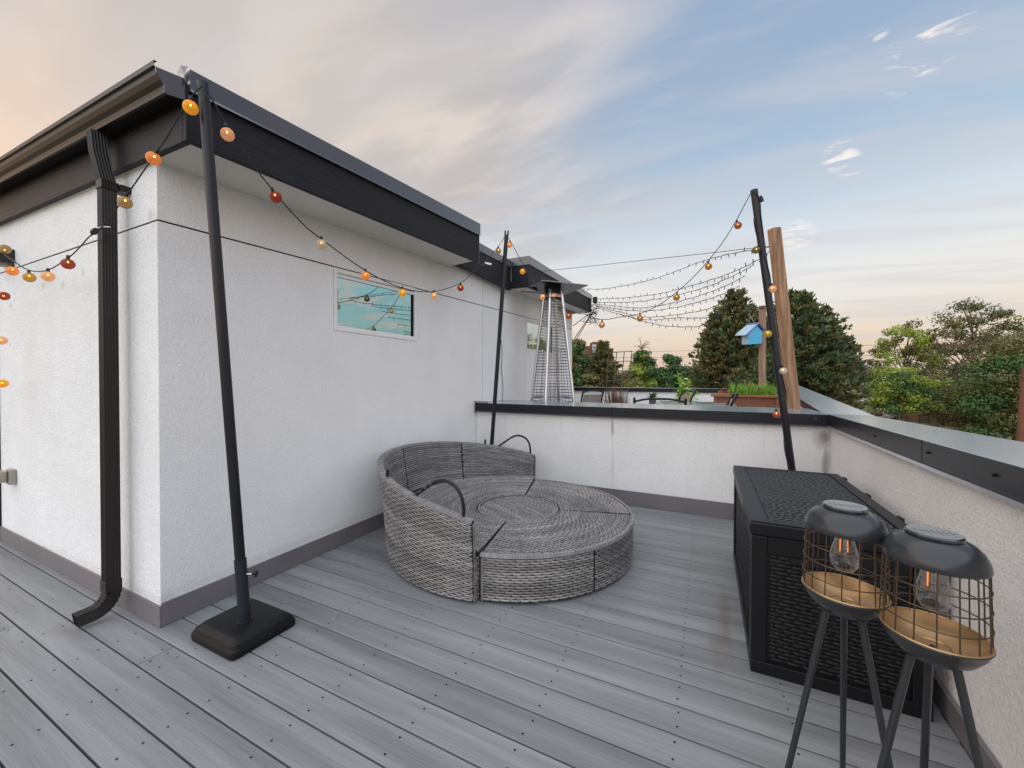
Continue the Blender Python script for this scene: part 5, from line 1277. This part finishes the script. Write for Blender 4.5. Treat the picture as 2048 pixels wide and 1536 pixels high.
def pine_tree(name, label, cx_px, d, top_px, half_px, mats, seed, prof, low=.02, n=620, blade=.42, group='trees beyond the deck', up=.35, stems=((0, 1, 1),)):
    random.seed(seed)
    base = flat(cx_px, 760, d); base.z = GZ; top = atd(cx_px, top_px, d); H = top.z-GZ; RW = half_px/FPX*d
    t = thing(name, label, 'tree', base, group)
    m = MB(); m.tube([base, base+Vector((0, 0, H*.5)), base+Vector((0, 0, H*.97))], [H*.020, H*.013, .03], 9)
    fol = [MB() for _ in mats]
    for i in range(n):
        sx_, hs_, ws_ = stems[i % len(stems)]
        h = low+(1-low)*(i+random.random())/n; ln = RW*prof(h)*rnd(.62, 1.10)*ws_; q = i*2.39996+rnd(-.4, .4)
        a = base+CR*(sx_/FPX*d*min(1, h*1.3))+Vector((0, 0, H*h*hs_-ln*.12)); dirv = Vector((math.cos(q), math.sin(q), rnd(-.05, .35))).normalized(); e_ = a+dirv*ln+Vector((0, 0, ln*rnd(.0, up)*.5))
        if i % 4 == 0 and ln > .8: m.tube([a, e_], [.06, .015], 4)
        f = fol[random.randrange(len(mats))]
        K = max(5, int(ln*5.5))
        for k in range(K):
            s = 1-.75*random.random()**1.5; c = a.lerp(e_, s)+Vector((rnd(-.22, .22), rnd(-.22, .22), rnd(-.16, .2)))*(.5+ln*.16)
            for b in range(4):
                dv_ = (dirv*.8+Vector((rnd(-.8, .8), rnd(-.8, .8), rnd(-.1, 1.1)))).normalized(); sd_ = dv_.cross(Vector((rnd(-1, 1), rnd(-1, 1), rnd(-1, 1)))).normalized()*blade*.24; L_ = blade*rnd(.6, 1.15)
                f.add([c-sd_, c+sd_, c+dv_*L_+sd_*.45, c+dv_*L_-sd_*.45], [(0, 1, 2, 3)])
    m.build('trunk', bark_m, t, smooth=True)
    for f, mt in zip(fol, mats):
        if f.v: f.build('crown', mt, t, kind='stuff')
    return t
rnd_prof = lambda h: max(.08, math.sin(PI*(.10+.86*h))**.8*(1.0 if h < .55 else 1.12-.22*h))
cone_prof = lambda h: max(.05, (1-h)**.72)
pine_tree('pine_tree', 'tall broad pine left of the blue bird house, brownish on one side', 1468, 44, 584, 100, (pine_m, pine_m, pine2_m), 11, lambda h: max(.14, 1.42*(1-h)**.66), low=.36, n=900, stems=((0, 1, .95), (0, 1, .95), (-34, .86, .72), (30, .90, .68)))
pine_tree('pine_tree', 'wide dark green pine behind the thick wooden post', 1600, 42, 586, 128, (pine2_m, pine2_m, pine_m), 12, lambda h: max(.14, 1.36*(1-h)**.60), low=.36, n=1000, stems=((-8, 1, .85), (-8, 1, .85), (42, .90, .70), (78, .74, .55), (-45, .86, .6)))
pine_tree('young_pine_tree', 'short pale green pine in front of the two tall pines', 1535, 36, 716, 42, (pine2_m,), 13, rnd_prof, n=300, blade=.36)
pine_tree('young_pine_tree', 'low bushy pine just above the planter', 1478, 34, 742, 36, (pine2_m, pine_m), 14, rnd_prof, n=260, blade=.34)
pine_tree('leaning_juniper_tree', 'dark ragged juniper in front of the brick tower', 1206, 52, 686, 56, (pine_m,), 15, lambda h: max(.16, 1.5*(1-h)**.8)*(.7+.5*abs(math.sin(h*23))), low=.35, n=420)
blob_tree('broadleaf_tree', 'round dark green tree right of the trellis', 1345, 66, 708, 40, mats=(leaf_m,), seed=21, leaf=.40, blobs=48, per=300)
blob_tree('broadleaf_tree', 'green tree with bare twigs on top behind the trellis', 1284, 60, 697, 34, mats=(leaf_m, leaf_y_m), seed=22, leaf=.36, blobs=46, per=280)
blob_tree('broadleaf_tree', 'olive tree partly hidden by the house wall edge', 1152, 50, 676, 40, mats=(leaf_o_m, leaf_m), seed=23, leaf=.34, blobs=48, per=300)
blob_tree('bush', 'low rounded bush below the trellis grid', 1270, 40, 752, 34, mats=(leaf_o_m, leaf_y_m), seed=24, leaf=.26, blobs=26, per=180, cat='bush')
blob_tree('bush', 'low olive bush in the gap beside the house wall', 1180, 42, 742, 34, mats=(leaf_o_m,), seed=25, leaf=.26, blobs=26, per=180, cat='bush')
blob_tree('broadleaf_tree', 'dark treetop behind the trellis and left of the round tree', 1312, 84, 736, 44, mats=(leaf_m,), seed=27, leaf=.42, blobs=46, per=260)
blob_tree('broadleaf_tree', 'far olive treetop just right of the brick tower', 1250, 92, 742, 46, mats=(leaf_o_m, leaf_m), seed=28, leaf=.44, blobs=46, per=260)
blob_tree('broadleaf_tree', 'far treetop touching the left side of the tall broad pine', 1376, 88, 734, 36, mats=(leaf_m, leaf_o_m), seed=29, leaf=.44, blobs=42, per=260)
blob_tree('broadleaf_tree', 'small bright tree in front of the brick tower', 1222, 70, 716, 22, mats=(leaf_y_m,), seed=26, leaf=.3, blobs=24, per=150)
blob_tree('broadleaf_tree', 'spreading olive tree with open crown left of the tall cottonwood', 1815, 62, 638, 74, mats=(leaf_o_m, leaf_y_m), seed=31, leaf=.36, blobs=70, per=150, squash=.52, low=.28, lean=-.6)
blob_tree('broadleaf_tree', 'bright yellow green tree low beside the sloping cap', 1800, 55, 736, 60, mats=(leaf_y_m, leaf_y_m, leaf_m), seed=32, leaf=.32, blobs=44, per=260, low=.44, bark=pale_bark_m)
blob_tree('cottonwood_tree', 'tallest ragged cottonwood at the right, dead branches inside', 1945, 66, 590, 108, mats=(leaf_c_m, leaf_c_m, leaf_o_m), seed=33, leaf=.40, blobs=100, per=140, squash=.46, low=.30, bark=pale_bark_m, trunk_r=.55)
blob_tree('broadleaf_tree', 'dense dark olive tree at the right behind the brown utility pole', 2032, 46, 668, 92, mats=(leaf_o_m, leaf_m), seed=34, leaf=.30, blobs=70, per=330, low=.15)
blob_tree('broadleaf_tree', 'green bushy tree above the garden fence', 1950, 52, 758, 60, mats=(leaf_m, leaf_o_m), seed=35, leaf=.30, blobs=50, per=260, low=.34)
blob_tree('broadleaf_tree', 'distant deep green tree between pine and utility pole', 1752, 80, 728, 44, mats=(leaf_m,), seed=36, leaf=.34, blobs=34, per=180)
blob_tree('bush', 'dark bush at the foot of the wide pine', 1672, 48, 800, 44, mats=(leaf_m,), seed=37, leaf=.26, blobs=36, per=200, cat='bush')
blob_tree('broadleaf_tree', 'far dark treetop line between the two olive trees', 1850, 95, 742, 60, mats=(leaf_m, leaf_o_m), seed=38, leaf=.42, blobs=46, per=160)
# dead branches in the cottonwood and the open olive tree
def dead_branches(label, px, d, seed, n, spread):
    random.seed(seed); c = atd(px[0], px[1], d); g = MB()
    for i in range(n):
        q = rnd(0, 2*PI); L_ = spread*rnd(.5, 1.1); e_ = c+Vector((math.cos(q)*L_, math.sin(q)*L_*.6, rnd(-.2, 1)*L_)); mid = c.lerp(e_, .5)+Vector((0, 0, .2*L_)); g.tube(spline([c, mid, e_], 3), [.05, .045, .04, .032, .026, .02, .014], 4)
        for k in range(9):
            s = rnd(.35, 1); p = c.lerp(e_, s)+Vector((0, 0, .2*L_*4*s*(1-s))); g.tube([p, p+Vector((rnd(-1, 1), rnd(-1, 1), rnd(-.3, 1)))*L_*.22], [.022, .008], 3)
    return tag(g.build('dead_branches', twig_m, root=c), label, 'branches', 'bare dead branches among the right hand trees')
dead_branches('pinkish bare branches in the middle of the tall cottonwood', (1930, 700), 58, 41, 16, 3.4)
dead_branches('pinkish bare branches low under the open olive tree', (1862, 760), 53.5, 42, 15, 2.4)
dead_branches('bare twigs poking above the green tree by the trellis', (1283, 698), 59, 43, 9, 1.5)
g = MB(); P = [atd(1872, 850, 54), atd(1866, 825, 54), atd(1858, 805, 54)]; P[0].z = GZ; g.tube(spline(P, 4), .42, 10)
tag(g.build('tree_trunk', pale_bark_m, smooth=True, root=P[0]), 'thick pale leaning tree trunk in front of the garden fence', 'tree trunk')

# ------------------------------------------------------------------ street scene
def car(label, px, d, rz, paint):
    c = onz(px[0], px[1], GZ) if d is None else flat(px[0], 760, d); c.z = GZ
    t = thing('parked_car', label, 'car', c, 'cars parked beyond the parapet', rz)
    def part(m, nm, mt, par, **k):
        return m.build(nm, mt, par, root=Vector((0, 0, 0)), **k) if False else _local(m, nm, mt, par, **k)
    def _local(m, nm, mt, par, smooth=False, bevel=0):
        me = D.meshes.new(nm); me.from_pydata(m.v, [], m.f); me.materials.append(mt); me.update(); return link(nm, me, par, None, None, None, bevel)
    m = MB(); prof = [(-2.25, .35), (2.25, .35), (2.28, .75), (2.1, .98), (.95, 1.06), (.35, 1.60), (-1.85, 1.62), (-2.22, 1.05), (-2.3, .7)]
    m.prism([(x, -.88, z) for x, z in prof], (0, 1.76, 0)); _local(m, 'body', paint, t, bevel=.08)
    m = MB(); m.prism([(x, -.89, z) for x, z in ((.82, 1.08), (.32, 1.52), (-1.75, 1.54), (-2.05, 1.1))], (0, 1.78, 0)); _local(m, 'side_window', car_glass_m, t)
    m = MB(); m.add([(-2.235, -.72, 1.10), (-2.235, .72, 1.10), (-1.90, .66, 1.55), (-1.90, -.66, 1.55)], [(0, 1, 2, 3)]); m.v = [(x-.03, y, z+.02) for x, y, z in m.v]; _local(m, 'rear_window', car_glass_m, t)
    for s in (-1, 1):
        m = MB(); m.box((-2.34, s*.66-.14, .85), (-2.2, s*.66+.14, 1.08)); _local(m, 'tail_light', tail_m, t)
    for x in (-1.4, 1.4):
        for s in (-1, 1):
            m = MB(); m.tube([(x, s*.70, .34), (x, s*.91, .34)], .34, 14); _local(m, 'wheel', tyre_m, t)
    return t
car('dark red parked car seen from the rear over the wall cap', (1757, 0), 92, R(62), car_red_m)
car('silver parked hatchback next to the rusty fence', (1787, 0), 84, R(50), car_sil_m)
def fence(label, a, b, d0, d1, h, mat):
    p, q = onz(a[0], a[1], GZ) if False else flat(a[0], 0, d0), flat(b[0], 0, d1); t = thing('garden_fence', label, 'fence', (p.x, p.y, GZ), 'garden fences behind the cars')
    n = 8
    for i in range(n):
        A, Bq = p.lerp(q, i/n), p.lerp(q, (i+1)/n); dv_ = (Bq-A).normalized()
        m = MB()
        for k in range(6):
            z = GZ+.1+k*h/6; nn = Vector((-dv_.y, dv_.x, 0))*.03
            m.hexa([tuple(v+Vector((0, 0, zz))) for zz in (z, z+h/6-.03) for v in (A+dv_*.08-nn, Bq-dv_*.08-nn, Bq-dv_*.08+nn, A+dv_*.08+nn)])
        m.build('fence_panel', mat, t)
        m = MB(); m.box((A.x-.07, A.y-.07, GZ), (A.x+.07, A.y+.07, GZ+h+.1)); m.build('fence_post', mat, t)
fence('rusty brown board fence right of the silver car', (1800, 0), (1850, 0), 84, 76, 1.9, fence_m)
fence('dark board fence under the right hand trees', (1851, 0), (2060, 0), 75, 62, 2.0, fence_d_m)
fence('pale low fence behind the leaning trunk', (1835, 0), (1900, 0), 92, 88, 2.0, fence_m)
# utility poles and lines
def upole(label, px, d, top_px, r):
    b = flat(px, 0, d); b.z = GZ; tp = atd(px, top_px, d)
    t = thing('utility_pole', label, 'utility pole', b, 'wooden utility poles')
    m = MB(); m.tube([b, tp], [r*1.25, r], 10); m.build('pole', fence_m, t, smooth=True); return tp
T1 = upole('thin distant utility pole in the gap between the trees', 1722, 120, 690, .16)
T2 = upole('thick red brown utility pole at the right edge of the view', 2052, 26, 734, .19)
def wire(label, a, b, r, sag):
    m = MB(); P = [a.lerp(b, i/12)-Vector((0, 0, sag*4*(i/12)*(1-i/12))) for i in range(13)]; m.tube(P, r, 4); tag(m.build('power_line', cable_m, root=a), label, 'power line', 'overhead power lines')
wire('cable sloping from the thick pole across the olive trees', atd(2040, 741, 26), atd(1770, 806, 44), .022, .25)
wire('short cable at the thick pole, lower side', atd(2018, 741, 25.5), atd(2060, 764, 26), .022, .02)
for i, y in enumerate((688, 700, 709, 719)):
    wire(('highest', 'second', 'third', 'lowest')[i]+' distant power line passing the thin pole', atd(1560, y+2, 140), atd(1850, y-1, 122), .05, .4)
wire('upper distant line over the trees right of the tower', atd(1215, 703, 200), atd(1420, 700, 200), .06, .3)
wire('lower distant line over the trees right of the tower', atd(1215, 715, 200), atd(1420, 712, 200), .06, .3)
# brick tower
dt = 330; c_ = flat(1200, 0, dt)
tw = thing('brick_tower', 'distant dark red brick tower block with white emblem sign', 'building', (c_.x, c_.y, GZ))
def tbox(x0, y0, x1, d, dep, nm, mt, par, bot=None):
    a, b = atd(x0, y0, d), atd(x1, y0, d); zb_ = GZ if bot is None else atd(x0, bot, d).z; back_ = Vector((CF.x, CF.y, 0)).normalized()*dep
    A, Bq = Vector((a.x, a.y, zb_)), Vector((b.x, b.y, zb_)); zt2 = Vector((0, 0, a.z-zb_))
    m = MB(); m.hexa([A, Bq, Bq+back_, A+back_, A+zt2, Bq+zt2, Bq+back_+zt2, A+back_+zt2]); return m.build(nm, mt, par)
tbox(1173.5, 692, 1186, dt, 20, 'wing', brick_m, tw)
tbox(1184, 690, 1206, dt-2, 20, 'main_block', brick_m, tw)
tbox(1186, 683.5, 1207, dt+2, 14, 'penthouse', brick_m, tw)
tbox(1199, 681, 1204, dt+4, 4, 'roof_plant', far_roof_m, tw)
tbox(1206.5, 696, 1226, dt+3, 20, 'wing', brick_m, tw)
sg_ = tbox(1185, 689, 1192, dt-3, .5, 'sign_panel', far_white_m, tw, 700)
m = MB(); o = atd(1188.6, 694.5, dt-4)
m.tube([o+CR*(.85*math.cos(2*PI*i/20))+Vector((0, 0, .85*math.sin(2*PI*i/20))) for i in range(20)], .22, 5, closed=True); m.tube([o-CR*.45, o+CR*.45], .28, 5); m.build('emblem', far_win_m, sg_)
tbox(1185.5, 700.5, 1192, dt-3, .5, 'teal_panel', far_teal_m, tw, 714)
m = MB()
for i in range(6):
    for j in range(7):
        a = atd(1208.5+i*2.9, 699+j*3.2, dt+2.6); m.box((a.x-.28, a.y-.3, a.z-.55), (a.x+.28, a.y+.3, a.z+.45))
for i in range(4):
    for j in range(5):
        a = atd(1194.5+i*2.9, 694+j*3.4, dt-2.4); m.box((a.x-.26, a.y-.3, a.z-.5), (a.x+.26, a.y+.3, a.z+.4))
m.build('windows', far_win_m, tw, kind='stuff')
# two far houses glimpsed between trees
def far_house(label, x0, x1, ytop, ybase, d, wall, roofm):
    c = flat((x0+x1)/2, 0, d); t = thing('far_house', label, 'house', (c.x, c.y, GZ), 'houses beyond the trees')
    a, b = atd(x0, ybase, d), atd(x1, ybase, d); bk = Vector((CF.x, CF.y, 0)).normalized()*8
    A, Bq = Vector((a.x, a.y, GZ)), Vector((b.x, b.y, GZ)); up = Vector((0, 0, a.z-GZ)); m = MB()
    m.hexa([A, Bq, Bq+bk, A+bk, A+up, Bq+up, Bq+bk+up, A+bk+up]); m.build('wall', wall, t)
    rz_ = Vector((0, 0, atd(x0, ytop, d).z-a.z)); A2, B2 = A+up, Bq+up; m = MB(); m.add([A2, B2, B2+bk, A2+bk, A2+bk*.5+rz_, B2+bk*.5+rz_], [(0, 1, 5, 4), (2, 3, 4, 5), (1, 2, 5), (3, 0, 4)]); m.build('roof', roofm, t)
    m = MB(); a2 = atd((x0+x1)/2, ybase+4, d-.1); m.box((a2.x-.6, a2.y-.1, a2.z-.6), (a2.x+.6, a2.y+.1, a2.z+.5)); m.build('window', far_win_m, t)
far_house('white house glimpsed through leaves beside the heater', 1150, 1172, 728, 734, 90, far_white_m, far_white_m)
far_house('grey roofed house in the gap beside the thin pole', 1722, 1752, 728, 738, 130, far_white_m, far_roof_m)
